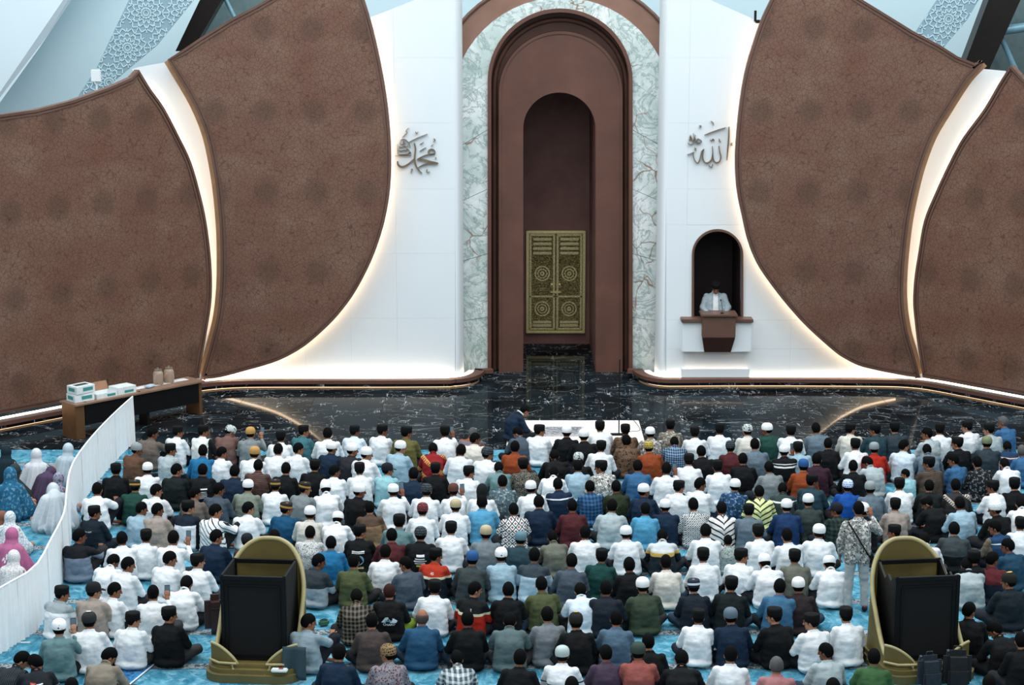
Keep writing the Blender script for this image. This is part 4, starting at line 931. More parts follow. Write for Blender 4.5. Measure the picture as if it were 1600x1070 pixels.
def pose(flags, kind='sit'):
    J = {}; b = 1 if 'B' in flags else 0
    turn = (-50 if 'R' in flags else 48 if 'L' in flags else 0); pitch = 12+26*b
    if kind == 'sit':
        J.update(pel=(0, 0, .10), lum=(0, -.045, .23), mid=(0, -.05+.02*b, .36), chest=(0, .0+.07*b, .475-.02*b), neck=(0, .055+.10*b, .55-.035*b), head=(0, .105+.16*b, .665-.085*b))
        cy, cz = J['chest'][1], J['chest'][2]
        J['shL'] = (-.165, cy+.005, cz+.01); J['shR'] = (.165, cy+.005, cz+.01)
        J['elL'] = (-.235, cy+.10, .255); J['elR'] = (.235, cy+.10, .255); J['wrL'] = (-.10, .30, .175); J['wrR'] = (.10, .31, .19)
        J['hipL'] = (-.10, .03, .10); J['hipR'] = (.10, .03, .10); J['knL'] = (-.31, .31, .125); J['knR'] = (.31, .31, .125); J['anL'] = (.10, .36, .06); J['anR'] = (-.10, .29, .07)
        if 'K' in flags: J['knR'] = (.27, .33, .40); J['anR'] = (.22, .46, .06); J['elR'] = (.27, cy+.17, .36); J['wrR'] = (.20, .40, .42)
        if 'P' in flags: J['elR'] = (.235, .14, .35); J['wrR'] = (.175, .26, .52)
    else:
        J.update(pel=(0, 0, .93), lum=(0, -.01, 1.04), mid=(0, -.02, 1.17), chest=(0, -.01, 1.33), neck=(0, .015, 1.455), head=(0, .05, 1.58))
        J['shL'] = (-.18, -.01, 1.36); J['shR'] = (.18, -.01, 1.36)
        J['hipL'] = (-.09, 0, .90); J['hipR'] = (.09, 0, .90); J['knL'] = (-.11, .01, .49); J['knR'] = (.12, .03, .49); J['anL'] = (-.12, -.03, .08); J['anR'] = (.14, .0, .08)
        if kind == 'stand': J['elL'] = (-.26, -.02, 1.09); J['wrL'] = (-.25, .09, .86); J['elR'] = (.33, .17, 1.20); J['wrR'] = (.22, .30, 1.42); turn = 8
        else:
            J['elL'] = (-.27, .06, 1.13); J['elR'] = (.27, .06, 1.13); J['wrL'] = (-.20, .28, 1.06); J['wrR'] = (.20, .28, 1.06); pitch = 36; J['head'] = (0, .085, 1.565)
    H = Matrix.Translation(Vector(J['head'])) @ Matrix.Rotation(math.radians(turn), 4, 'Z') @ Matrix.Rotation(math.radians(-pitch), 4, 'X')
    return {k: Vector(v) for k, v in J.items()}, H
def hand(mb, w, d, n, side):                       # palm, four bent fingers of different length, thumb from the palm's side
    d = d.normalized(); n = (n-d*n.dot(d)).normalized(); s = d.cross(n)*side
    mb.capsule(w, .026, w+d*.03, .028)
    for k in range(3): mb.capsule(w+d*.02+s*(k-1)*.018, .016, w+d*.085+s*(k-1)*.022, .013, 8)
    for k, L in enumerate((.066, .076, .070, .054)):
        a = w+d*.088+s*(.033-.022*k); b = a+(d*.86-n*.32).normalized()*L*.52; c = b+(d*.45-n*.85).normalized()*L*.5
        mb.capsule(a, .0088, b, .0082, 8); mb.capsule(b, .0082, c, .0068, 8)
    a = w+d*.025+s*.026; b = a+(d*.6+s*.8).normalized()*.042; c = b+(d*.9-n*.3).normalized()*.034
    mb.capsule(a, .013, b, .0105, 8); mb.capsule(b, .0105, c, .008, 8)
def head_parts(mb, H):
    mb.ball((0, 0, 0), (.077, .094, .105), H @ Matrix.Translation((0, -.004, .018))); mb.ball((0, 0, 0), (.06, .066, .08), H @ Matrix.Translation((0, .028, -.045)))
    q = lambda x, y, z: H @ Vector((x, y, z))
    mb.capsule(q(0, .086, .022), .010, q(0, .112, -.022), .015, 8); mb.capsule(q(-.03, .084, .034), .011, q(.03, .084, .034), .011, 8)
    mb.capsule(q(-.018, .089, -.058), .008, q(.018, .089, -.058), .008, 8); mb.ball((0, 0, 0), (.026, .02, .02), H @ Matrix.Translation((0, .075, -.088)))
    for s in (-1, 1): mb.ball((0, 0, 0), (.010, .021, .032), H @ Matrix.Translation((s*.079, -.004, -.005)))
def body_mesh(flags, kind):
    key = ('body', flags, kind)
    if key in MESH: return MESH[key]
    J, H = pose(flags, kind); mb = MB(); head_parts(mb, H); st = kind != 'sit'
    mb.capsule(J['neck']-Vector((0, .01, .03)), .055, H @ Vector((0, -.012, -.05)), .051)
    mb.capsule(J['shL'], .05, J['shR'], .05); mb.capsule(J['chest'], .085, J['mid']+Vector((0, .02, 0)), .08, flat=.9)
    for s in (-1, 1): mb.capsule(J['chest']+Vector((s*.06, .01, -.03)), .07, J['lum']+Vector((s*.05, .03, 0)), .07)
    mb.capsule(J['hipL'], .10, J['hipR'], .10)
    for S, sd in (('L', -1), ('R', 1)):
        mb.capsule(J['sh'+S], .045, J['el'+S], .036); mb.capsule(J['el'+S], .037, J['wr'+S], .025)
        hd = J['wr'+S]-J['el'+S]
        if kind == 'sit' and not (S == 'R' and set('PK') & set(flags)): hd = Vector((-sd*.8, .5, -.25))
        if kind == 'sit' and S == 'R' and 'P' in flags: hd = Vector((-.1, .15, 1))
        nn = Vector((0, .2, 1)) if not (S == 'R' and 'P' in flags) else Vector((0, -1, .2))
        if kind == 'preach': hd = Vector((-sd*.3, .9, -.05))
        if kind == 'stand': hd = Vector((0, .25, -1)) if S == 'L' else Vector((-.25, .4, .9)); nn = Vector((-1, 0, 0)) if S == 'L' else Vector((0, -1, .3))
        hand(mb, J['wr'+S], hd, nn, sd if nn.z > .5 else -sd)
        mb.capsule(J['hip'+S], .08, J['kn'+S], .055); mb.capsule(J['kn'+S], .052, J['an'+S], .035)
        mb.ball((0, 0, 0), (.048, .055, .075), Matrix.Translation(J['kn'+S].lerp(J['an'+S], .3)))
        f = Vector((-sd, .25, -.1)).normalized() if not st else Vector((sd*.12, 1, -.2)).normalized()
        if not st and S == 'R' and 'K' in flags: f = Vector((.1, 1, -.25)).normalized()
        mb.capsule(J['an'+S]-f*.03, .036, J['an'+S]+f*.15+Vector((0, 0, -.015)), .026, flat=.8)
        for k in range(5): a = J['an'+S]+f*.15+f.cross(Vector((0, 0, 1)))*(k-2)*.016; mb.capsule(a, .011, a+f*.035, .009, 6)
    m = remesh(mb, 'body_'+kind+flags, .0085, .28, 1); m.materials.append(M_SKIN); MESH[key] = m; return m
def shirt_geo(flags, kind, short, coat=False):
    key = ('shirt', flags, kind, short)
    if key in MESH: return MESH[key]
    J, H = pose(flags, kind); mb = MB(); g = .012 if coat else 0
    a, c = J['shL'], J['shR']; mb.capsule(a+Vector((.01, 0, -.012)), .072+g, c+Vector((-.01, 0, -.012)), .072+g)
    mb.capsule(a.lerp(J['neck'], .55)+Vector((0, -.015, -.02)), .058, c.lerp(J['neck'], .55)+Vector((0, -.015, -.02)), .058)
    for s in (-1, 1):
        mb.capsule(J['chest']+Vector((s*.085, 0, -.03)), .108+g, J['mid']+Vector((s*.085, .01, 0)), .112+g); mb.capsule(J['mid']+Vector((s*.085, .01, 0)), .112+g, J['lum']+Vector((s*.09, .02, 0)), .118+g)
    mb.capsule(J['neck']+Vector((0, -.035, -.045)), .075, J['chest']+Vector((0, -.01, -.02)), .115+g); mb.capsule(J['chest']+Vector((0, -.01, -.02)), .115+g, J['mid']+Vector((0, -.008, 0)), .122+g); mb.capsule(J['mid']+Vector((0, -.008, 0)), .122+g, J['lum']+Vector((0, .005, 0)), .13)
    mb.capsule(J['chest']+Vector((0, .02, -.06)), .11, J['lum']+Vector((0, .05, 0)), .13)
    if kind == 'sit':
        mb.capsule(J['lum']+Vector((-.095, .02, 0)), .12, Vector((-.105, -.02, .09)), .122); mb.capsule(J['lum']+Vector((.095, .02, 0)), .12, Vector((.105, -.02, .09)), .122)
        mb.ball((0, 0, 0), (.235, .17, .075), Matrix.Translation((0, -.035, .075))); mb.ball((0, 0, 0), (.2, .16, .1), Matrix.Translation((0, .1, .14)))
    else:
        for s in (-1, 1): mb.capsule(J['lum']+Vector((s*.085, 0, 0)), .115+g, J['pel']+Vector((s*.095, 0, -.10)), .118+g)
    for S in 'LR':
        sh, el, wr = J['sh'+S], J['el'+S], J['wr'+S]; out = Vector(((-.012 if S == 'L' else .012), 0, 0))
        if short: mb.capsule(sh, .072, sh.lerp(el, .78)+out, .066, flat=1)
        else: mb.capsule(sh, .07+g, el+out, .056+g); mb.capsule(el+out, .056+g, wr.lerp(el, .12), .040+g)
    u = (H.translation-J['neck']).normalized(); cen = J['neck']+u*.008
    n = 20; q = u.to_track_quat('Z', 'Y').to_matrix()
    mb.tube([cen+q @ Vector((.062*math.cos(2*math.pi*k/n), .064*math.sin(2*math.pi*k/n), .006)) for k in range(n)], .014, 6, closed=True, up=u)
    m = remesh(mb, 'shirt_'+kind+flags+short, .013, None, 3, .009, len(MESH)); MESH[key] = m; return m
def trouser_geo(flags, kind):
    key = ('trousers', flags, kind)
    if key in MESH: return MESH[key]
    J, H = pose(flags, kind); mb = MB(); st = kind != 'sit'
    mb.capsule(J['hipL'], .11, J['hipR'], .11)
    for S in 'LR':
        h, k, a = J['hip'+S], J['kn'+S], J['an'+S]
        mb.capsule(h, .105 if not st else .098, k, .076 if not st else .072); mb.capsule(k, .076 if not st else .072, a.lerp(k, .08), .054 if not st else .062)
    m = remesh(mb, 'trousers_'+kind+flags, .016, None, 2, .010, 3); MESH[key] = m; m.materials.append(M_CLO); return m
# caps and hair are shared by every head: built once around the head's own centre
def hat_mesh(shape, cols=None):
    key = ('hat', shape, cols)
    if key in MESH: return MESH[key]
    P = dict(peci=[(.091, .016), (.094, .020), (.093, .09), (.089, .112), (.082, .118), (.03, .116), (.001, .115)], dome=[(.092, .010), (.094, .016), (.096, .05), (.091, .085), (.075, .115), (.05, .131), (.02, .138), (.001, .139)])
    P['pecib'] = P['peci']; P['domeb'] = P['button'] = P['ball'] = P['dome']
    mb = MB().lathe(P[shape], n=24, ry=1.14, M=Matrix.Translation((0, -.012, 0)) @ Matrix.Rotation(math.radians(9), 4, 'X'))
    if shape == 'peci':
        for v in mb.V: v.z += .006*math.cos(v.x*16) if v.z > .095 else 0
    if shape == 'ball':
        for k in range(1): mb.plate([(-.07, .07, .035), (-.055, .145, .025), (0, .17, .022), (.055, .145, .025), (.07, .07, .035)], (0, 0, .008))
    if shape == 'button': mb.lathe([(.034, .139), (.034, .146), (.001, .15)], n=14, M=Matrix.Translation((0, -.035, 0)))
    m = mb.data('cap_'+shape, M_HAT if cols is None else None)
    if cols:
        t = NT('cap_%s_%s' % (shape, cols[0])); o = t.coord(); x, y, z = t.sep(o); A, B = lin(cols[0]), lin(cols[1])
        if shape == 'pecib': f = t.math('MULTIPLY', t.math('GREATER_THAN', z, .035), t.math('LESS_THAN', z, .068))
        elif shape == 'button': f = t.math('GREATER_THAN', z, .1385)
        else: f = t.math('MAXIMUM', t.math('LESS_THAN', t.vor(o, 34), .12), t.math('GREATER_THAN', t.math('FRACT', t.math('MULTIPLY', z, 26)), .62)) if cols[0] not in ('eef1f2', 'b9c0bd') else t.math('GREATER_THAN', t.noise(o, 26, 2), .56 if cols[0] == 'b9c0bd' else .66)
        m.materials.append(t.out(t.mix(f, A, B), .85, 0, .2))
    for p in m.polygons: p.use_smooth = True
    m.set_sharp_from_angle(angle=math.radians(48)); MESH[key] = m; return m
def hair_mesh(full=True):
    key = ('hair', full)
    if key in MESH: return MESH[key]
    mb = MB(); mb.ball((0, 0, 0), (.0865, .105, .118), n=28, m=18); V = []
    for v in mb.V:
        v = v+Vector((0, -.006, .018)); lim = -.055 if v.y < -.03 else (-.01 if v.y < .03 else .055)
        t = min(1, max(0, (lim-v.z)/.025)); v = v*(1-.16*t)
        if not full and v.z > .05: v = v*.86
        v = v*(1+.02*noise.noise((v.x*40, v.y*40, v.z*40))); V.append(v)
    m = meshdata('hair', V, mb.F, M_HAIR, True); MESH[key] = m; return m
def face_mesh():
    if 'face' in MESH: return MESH['face']
    mb = MB()
    for s in (-1, 1): mb.ball((s*.031, .086, .014), (.013, .008, .008), n=8, m=6); mb.capsule((s*.018, .094, .04), .004, (s*.047, .086, .041), .003, 6, m=2)
    mb.capsule((-.02, .097, -.058), .004, (.02, .097, -.058), .004, 6, m=2)
    m = mb.data('face', plain('eyes_brows_lips', '2c1b16', .5)); MESH['face'] = m; return m
SKINS = [lin(c) for c in ('98694f', '875a43', '774b37', 'a87a61')]; TROU = [lin(c) for c in ('14171b', '1b1f26', '22272e', '2b2a2c', '2c3a4c', '3a3a3c', '171a20')]
HAIRC = {None: lin('080808'), 'g': lin('5f5f60'), 'b': lin('57504b'), 'r': lin('3a211f')}
def child(name, me, root, color=None, M=None):
    o = link(name, me, root)
    if color: o.color = color
    if M is not None: o.matrix_local = M
    return o
def shirt_on(root, code, flags, kind='sit', coat=False, color=None):
    short = 'S' if 'S' in flags else ''; fl_ = ''.join(c for c in flags if c in 'RLBKP')
    geo = shirt_geo(fl_, kind, short, coat); spec = SH[code][1] if code in SH else color
    if isinstance(spec, str):
        k2 = ('shirt_plain', fl_, kind, short)
        if k2 not in MESH: m = geo; m.materials.clear(); m.materials.append(M_CLO); MESH[k2] = m
        v = random.uniform(.93, 1.03); c = dye(spec); return child('shirt', MESH[k2], root, tuple(min(1, x*v) for x in c[:3])+(1,))
    k2 = ('shirt', code, fl_, kind, short)
    if k2 not in MESH:
        m = geo.copy(); m.materials.clear(); m.materials.append(patmat(code, spec[0], spec[1], **spec[2])); MESH[k2] = m
    return child('shirt', MESH[k2], root)
def person(x, y, shirt, hat, flags, label, kind='sit', loc=None, yaw=None, scale=None, trou=None, coat=False, col_=None):
    fl_ = ''.join(c for c in 'RLBKP' if c in flags); J, H = pose(fl_, kind)
    s = scale or random.uniform(.97, 1.04)
    if yaw is None: yaw = math.radians(random.uniform(-9, 9)+(-14 if 'R' in flags else 14 if 'L' in flags else 0))
    if loc is None:
        p = flo(x, y+2, (J['head'].z+.02)*s+.02); h = RZ(yaw) @ (J['head']*s); loc = (p.x-h.x, p.y-h.y, .022)
    root = link('person', body_mesh(fl_, kind)); root.location = loc; root.rotation_euler = (0, random.uniform(-.045, .045) if kind == 'sit' else 0, yaw); root.scale = (s*random.uniform(.97, 1.05), s, s)
    root.color = random.choice(SKINS); tag(root, label, 'person', 'worshippers seated in rows' if kind == 'sit' else None)
    shirt_on(root, shirt, flags, kind, coat, col_)
    child('trousers', trouser_geo(fl_, kind), root, lin(trou) if trou else random.choice(TROU))
    wd, shape, cc = HT[hat]
    child('hair', hair_mesh(shape is None and hat != 'bald'), root, HAIRC.get(cc if shape is None else None), H)
    if shape: child('cap', hat_mesh(shape, cc if isinstance(cc, tuple) else None), root, None if isinstance(cc, tuple) else lin(cc), H)
    child('face', face_mesh(), root, None, H)
    return root, H
PEOPLE = '''
1567 657 mb gh L
1047 662 gbatik2 p
938 664 w p
1511 664 w p L
1399 666 dslate p
1277 667 bg h
1122 668 w p
1198 668 gr w L
1330 668 cr p R
1466 668 w p
1546 668 lg p L
979 669 brbatik p
1365 669 dteal p L
598 670 w p R
843 670 w p R
1166 670 cr pat
320 671 vest p R
477 671 t p R
554 671 wl p R
1234 671 w p
279 672 w p R
361 672 rosebrown pat RB
694 672 w p P
884 672 k w
634 673 ol p R
1088 673 w p
236 674 taupe h RKS
393 674 g au P
808 674 slate h LB
1016 674 wbatik w
512 675 w h
738 675 sarong gh B
1448 675 lg h LK
912 678 k w
440 680 w p
744 683 cr h R
979 686 brbatik h
1052 689 check h B
1542 689 dslate olc
1494 690 k p L
1294 691 k h
1181 692 bg h
1334 692 w p
1413 694 wl h R
938 695 w p
624 696 lb w R
805 696 o h
1016 696 o kn
1141 696 m dkn
1572 696 nvest h B
517 697 n w R
1249 697 lb p
1368 698 r gcap
212 699 br gcap R
468 699 w h RS
678 699 songket h B
268 700 lg p R
433 700 w h
552 700 char w R
718 701 w h
1450 701 bg h B
316 702 bb h
1226 702 kbatik w P
1598 702 mb gh
1097 703 k h
347 705 w h R
396 705 w au
572 706 w w R
761 706 w dkn R
865 710 k h B
906 714 k pat
1162 715 k h
1276 715 plum h
1075 716 w p
1491 716 mb h L
1355 720 lg h LB
1529 720 kbatik2 h
1451 721 dbstripe p L
820 723 dbatik p
1568 723 w h B
403 725 brstripe h
490 725 k p
1254 725 o bluec
904 726 lb h
997 726 mb h
1122 726 w p
1333 726 k h
938 727 wgbatik p L
1202 728 g h
779 729 tg h B
230 730 w w
446 730 k h
562 730 w p
682 730 k p
1040 730 w h P
182 731 k p
606 731 lc bcap R
276 732 kgreen h R
317 732 kprint h S
365 734 n h
524 734 w h R
732 735 w p R
864 736 w h B
644 738 n h
1414 738 lc h L
1271 749 dteal p R
786 750 gbatik h
874 754 nstripe h
1094 754 w h R
1407 754 w p
1588 754 k p
429 756 w yb
1146 756 blbatik w
1494 756 bwrap h
212 757 gr yb
386 757 sage w
1322 757 bb2 bluew
1450 757 kgreen h
923 758 bcheck h
962 758 kol h
1059 758 w p R
1551 758 w p LK
831 759 w w
475 760 g yb R
1362 760 bg gcap
510 761 w w B
154 762 wprint h SK
340 762 slate h R
1223 762 grstripe h B
710 763 w brc P
246 764 w h RS
562 764 k w R
614 764 w w P
665 764 w dkn
754 764 whood h
1008 764 n w R
1188 766 ybatik h
304 768 taupe h R
1264 780 dgr w
756 782 sk h S
845 782 n h
1449 783 k p LBS
1502 784 lb h
1595 785 w h B
1085 786 bwbatik h
1398 786 be p S
710 788 w bec
895 788 m h
956 788 lg h S
1039 788 n w
1228 788 b2 w
296 790 navyvest p R
580 791 tan h
221 792 lb h R
390 792 w h RS
445 792 b yb R
1126 792 wcbatik h
1556 792 k gwc L
1006 793 sk h
1347 793 k w
248 794 be h RS
658 794 w mar
802 794 dia h S
1304 794 gcheck bcap L
1348 794 kbatik w S
1172 795 bg p
338 796 wstripe h RK
150 798 nprint p R
484 799 cr w
530 808 w w B
622 812 tg p
1592 816 w p
1557 821 nstripe2 h L
704 823 w p S
1490 824 dchar h
1103 827 w h
564 828 kprint2 p R
1186 828 w p
1277 828 w w S
1395 828 r p L
484 830 wkpat h
757 830 gvest bec
914 830 w h
980 830 w w S
656 832 kprint3 dkn S
610 834 m h
1232 834 w h
126 835 yokeg h RK
227 835 w p
1036 835 tristripe h B
338 836 n h R
430 836 k h
865 837 goli h B
271 838 w h P
192 839 w h
811 839 dteal tgc
1446 841 w h B
389 842 m bcap
1138 842 ggbatik h
516 846 bb h
1575 850 dteal2 h L
604 860 w h S
679 865 rjacket p R
784 865 lb wb
834 865 yokelb h
1099 865 w p
938 866 dgreen p
1160 866 w p R
1240 867 goli p
1520 869 k p
264 870 w h R
736 870 dg bluec
1548 871 mnjacket h R
174 874 w h RBS
311 874 w p R
496 874 yokedg h R
890 874 slate h
554 875 olg h
1040 876 cr h
1192 876 w w B
636 878 slate h L
1294 878 w w B
198 879 w h R
982 880 k h
1511 881 lg h B
1574 905 kteal gt L
294 909 w h B
848 910 olg h S
1140 910 kgreen p
1006 912 dolive w S
1250 912 dbrown w
1086 913 dnavy nf
1216 914 denim h
676 915 w p
950 917 dnavy h
739 918 rjacket2 h R
178 919 w h R
792 919 k h S
148 920 be bcap RS
909 920 wl h BS
609 922 kprint4 mrh
95 924 yokew p R
240 924 w h P
559 930 kcheck h B
1513 951 k h R
267 958 k p R
855 958 g2 h
1322 958 w p
1210 959 k p L
1145 960 n gcap2
1090 961 w p
657 962 den bald
960 964 sblue h
207 965 w p R
728 965 k h
142 967 w dkd
581 968 dtaupe h
798 968 tgrey h BS
899 968 kleather gt
1267 968 w p L
484 969 lgp h RSK
92 978 tg wb P
1556 981 k h LB
1598 998 k h
1014 1000 k h
997 1015 coral dgc
1289 1015 lg h L
527 1017 n h
605 1018 floral kns L
944 1018 pu h
879 1020 wband lgc
1138 1020 w h
170 1022 khaki h RB
1362 1024 grn h S
810 1025 k h
711 1027 wcheck h B
1065 1027 k h B
35 1028 kpin h RB
57 1033 charbadge h LB
1211 1037 pk gh
1543 1066 k h
890 1069 k h
114 1071 k h
1302 1071 k h
'''
rows_ = [l.split() for l in PEOPLE.split('\n') if l.strip()]
ppl = []
for r in rows_:
    x, y = float(r[0]), float(r[1]); q = flo(x, y, .67)
    ppl.append(dict(x=x, y=y, s=r[2], h=r[3], f=r[4] if len(r) > 4 else '', X=q.x, Y=q.y, row=max(0, round((35.45-q.y)/1.355))))
ORD = ['front', 'second', 'third', 'fourth', 'fifth', 'sixth', 'seventh', 'eighth', 'ninth', 'tenth', 'eleventh', 'twelfth', 'thirteenth', 'fourteenth', 'fifteenth', 'sixteenth', 'seventeenth', 'eighteenth', 'nineteenth', 'twentieth']
from collections import Counter
cs = Counter(p['s'] for p in ppl); cc_ = Counter((p['s'], p['h']) for p in ppl)
for p in ppl:
    p['d'] = 'man in %s, %s' % (SH[p['s']][0], HT[p['h']][0])
for p in ppl:
    if cs[p['s']] == 1 or cc_[(p['s'], p['h'])] == 1: p['label'] = 'seated '+p['d']
used = Counter()
for p in ppl:
    if 'label' in p: continue
    best = None
    for q in ppl:
        if q is p or cs[q['s']] != 1: continue
        dx, dy = p['X']-q['X'], p['Y']-q['Y']
        if q['row'] == p['row'] and abs(dx) < 1.1: rel = 'just left of' if dx < 0 else 'just right of'; cost = abs(dx)
        elif abs(dx) < .38 and p['row']-q['row'] == 1: rel = 'directly behind'; cost = .6+abs(dx)
        elif abs(dx) < .38 and p['row']-q['row'] == -1: rel = 'directly before'; cost = .6+abs(dx)
        else: continue
        lab = '%s, %s the man in %s' % (p['d'], rel, SH[q['s']][0])
        if len(lab.split()) > 16: lab = '%s, %s the %s' % (p['d'], rel, SH[q['s']][0])
        if len(lab.split()) > 16 or used[lab]: continue
        clash = [o for o in ppl if o is not p and o['d'] == p['d'] and ((o['row'] == q['row'] and abs(o['X']-q['X']) < 1.1 and (o['X'] < q['X']) == (p['X'] < q['X']) and rel.startswith('just')) or (rel.startswith('dir') and abs(o['X']-q['X']) < .7 and o['row'] == p['row']))]
        if clash: continue
        if best is None or cost < best[0]: best = (cost, lab)
    if best: p['label'] = best[1]; used[best[1]] += 1
    else:
        same = sorted([o for o in ppl if o['row'] == p['row'] and o['d'] == p['d']], key=lambda o: o['X']); k = same.index(p)
        rw = ORD[p['row']]+' row'
        p['label'] = '%s, the only such in %s' % (p['d'], rw) if len(same) == 1 else '%s, %s such from left, %s' % (p['d'], 'first' if k == 0 else ORD[k], rw)
M_PHONE = plain('phone_black', '0c0d10', .25); M_SCREEN = plain('phone_screen', '5a6f7c', .15)
def phone(root, H, s, lab):
    M = Matrix.Translation(root.location) @ Matrix.Rotation(root.rotation_euler.z, 4, 'Z') @ Matrix.Scale(s, 4)
    p = M @ Vector((.165, .30, .60)); c = thing('phone', lab, 'phone', p, root.rotation_euler.z+.15, 'phones held up in the crowd')
    R_ = Matrix.Rotation(-.25, 4, 'X')
    MB().box((0, 0, .04), (.078, .010, .16), bev=.004, M=R_ @ Matrix.Translation((0, 0, .06))).build('case', M_PHONE, c); MB().box((0, 0, 0), (.068, .002, .145), M=R_ @ Matrix.Translation((0, -.0062, .06))).build('screen', M_SCREEN, c)
# prints on backs: outline pieces projected on the shirt's own surface
def text_mesh(txt, size):
    cu = bpy.data.curves.new('print', 'FONT'); cu.body = txt; cu.size = size; cu.align_x = 'CENTER'; cu.resolution_u = 2
    o = bpy.data.objects.new('tmp', cu); col.objects.link(o); dg = bpy.context.evaluated_depsgraph_get(); m = bpy.data.meshes.new_from_object(o.evaluated_get(dg))
    V = [(v.co.x, v.co.y) for v in m.vertices]; F = [tuple(p.vertices) for p in m.polygons]; bpy.data.objects.remove(o); return V, F
def print_on(root, pieces):                        # pieces: (kind, x, z, w/size, h/text, colour)
    sh = [c for c in root.children if c.name.startswith('shirt')][0]
    bm = bmesh.new(); bm.from_mesh(sh.data); tr = BVHTree.FromBMesh(bm); bm.free()
    for kind, x, z, a, b, colr in pieces:
        if kind == 'text': V, F = text_mesh(b, a); V = [(x+u, z+v) for u, v in V]
        elif kind == 'poly': V, F = [(x+u, z+v) for u, v in a], [tuple(range(len(a)))]
        else:
            nx, nz = 8, 3; V = [(x+a*(i/nx-.5), z+b*(j/nz-.5)) for i in range(nx+1) for j in range(nz+1)]
            F = [(i*(nz+1)+j, (i+1)*(nz+1)+j, (i+1)*(nz+1)+j+1, i*(nz+1)+j+1) for i in range(nx) for j in range(nz)]
        V3 = []
        for u, v in V:
            h = tr.ray_cast(Vector((u, -1, v)), Vector((0, 1, 0)))[0]; V3.append(Vector((u, (h.y if h else -.1)-.006, v)))
        m = bpy.data.materials.get('print_'+colr) or plain('print_'+colr, colr, .7)
        obj('print', V3, F, m, sh)
def bars(x, z, n, w, colr, dz=.028, h=.011): return [('rect', x+random.uniform(-.01, .01), z-dz*k, w*random.uniform(.7, 1), h, colr) for k in range(n)]
PR = dict(kprint=[('rect', 0, .40, .22, .022, 'e6e8e8')]+bars(.04, .35, 5, .16, 'd9dcdc')+[('rect', -.075, .35-.04*k, .022, .018, 'd9dcdc') for k in range(3)],
 kprint2=[('rect', 0, .42, .20, .018, 'e6e8e8'), ('rect', 0, .395, .20, .014, 'e6e8e8'), ('poly', 0, .28, [(.09*math.cos(a), .085*math.sin(a)) for a in [math.pi*k/8 for k in range(16)]], 0, '7fa9bf'), ('rect', .02, .15, .12, .035, 'd9c88a')],
 kprint3=[('rect', 0, .41, .12, .035, 'eceeee')]+bars(0, .36, 3, .2, 'c9cdd0', .035, .02)+[('rect', .02, .25, .16, .03, 'b9a93a')],
 kprint4=[('poly', 0, .33, [(-.11, -.02), (-.05, .06), (-.02, .065), (.07, .035), (.12, .0), (.10, -.03), (.03, -.022)], 0, 'cfe0e6'), ('rect', -.01, .335, .10, .02, '5f93a8'), ('text', 0, .265, .05, 'CHARD', 'eef1f1')],
 wprint=[('poly', .0, .38, [(-.05, -.03), (0, .05), (.04, .02), (.05, -.03)], 0, 'c76f83'), ('poly', -.05, .31, [(-.04, -.05), (.0, .05), (.05, .0), (.02, -.05)], 0, '6f6488'), ('rect', .05, .34, .06, .012, 'd79aa5')],
 nprint=[('text', -.02, .40, .028, 'ISLAND EAST', 'e6e8e8')], charbadge=[('rect', -.04, .44, .07, .05, 'c23a34'), ('text', -.04, .43, .035, '88', 'eef0f0'), ('rect', .04, .445, .08, .014, 'e6e8e8')], rjacket=[('text', 0, .445, .055, '45', 'f0f0f0')], rjacket2=[('text', .02, .435, .05, '2', 'f0f0f0')])
TRC = {'kprint4': '7f9a2e', 'charbadge': '39434c', 'tg': None}
made = []
for p in ppl:
    sc = .78 if (p['s'], p['h']) in (('lc', 'h'), ('ggbatik', 'h')) else None
    tr = {'kprint4': '7d9630', 'w': None}.get(p['s'])
    root, H = person(p['x'], p['y'], p['s'], p['h'], p['f'], p['label'], scale=sc, trou=tr); made.append((p, root))
    if p['s'] in PR: print_on(root, PR[p['s']])
    if 'P' in p['f']: phone(root, H, root.scale.x, min([a+p['label'].replace('seated ', '').replace('such ', '') for a in ('phone held up by the ', 'phone of ', 'phone, ')]+['phone of the man '+p['label'].split(', ')[-1]], key=lambda l: (len(l.split()) > 16, -len(l))))
    if p['s'] == 'whood': child('hood', MB().ball((0, -.01, .0), (.1, .12, .14)).capsule((0, -.04, -.06), .09, (0, -.11, -.22), .075, flat=.6).data('hood', M_CLO, True), root, lin('14161a'), H)
# the prayer leader on the rug, the standing man, the preacher
lead, H = person(820, 640, 'n', 'p', 'B', 'prayer leader in dark navy suit sitting sideways on the cream rug', yaw=math.radians(-62), scale=1.02, coat=True)
lead.location.z = .04; child('collar', MB().tube([(.07*math.cos(2*math.pi*k/16), .07*math.sin(2*math.pi*k/16), 0) for k in range(16)], .016, 6, closed=True).data('collar', M_CLO, True), lead, lin('eef0f2'), Matrix.Translation(pose('B')[0]['neck']+Vector((0, .012, .035))) @ Matrix.Rotation(-.8, 4, 'X'))
SH['standbatik'] = ('white and black batik shirt', ('swirl', ['c9c9c4', '2c2c2d', 'e2e2de'], dict(n=6)))
p = flo(1336, 956, 0); sm, H = person(0, 0, 'standbatik', 'h', '', 'man standing in white and black batik shirt beside the right olive casing', 'stand', (p.x, p.y, .022), math.radians(-6), .985, 'b5babb')
sm['group'] = 'standing men'
st_ = MB().tube([Vector(v) for v in spline([(-.16, -.05, 1.42), (-.10, -.13, 1.34), (.02, -.155, 1.15), (.13, -.14, .97), (.2, -.06, .86), (.2, .05, .84)], 4)], .012, 6); child('strap', st_.data('strap', M_CLO), sm, lin('101214'))
child('pouch', MB().box((.22, .02, .84), (.06, .2, .15), bev=.02).data('pouch', M_CLO), sm, lin('15171a'))
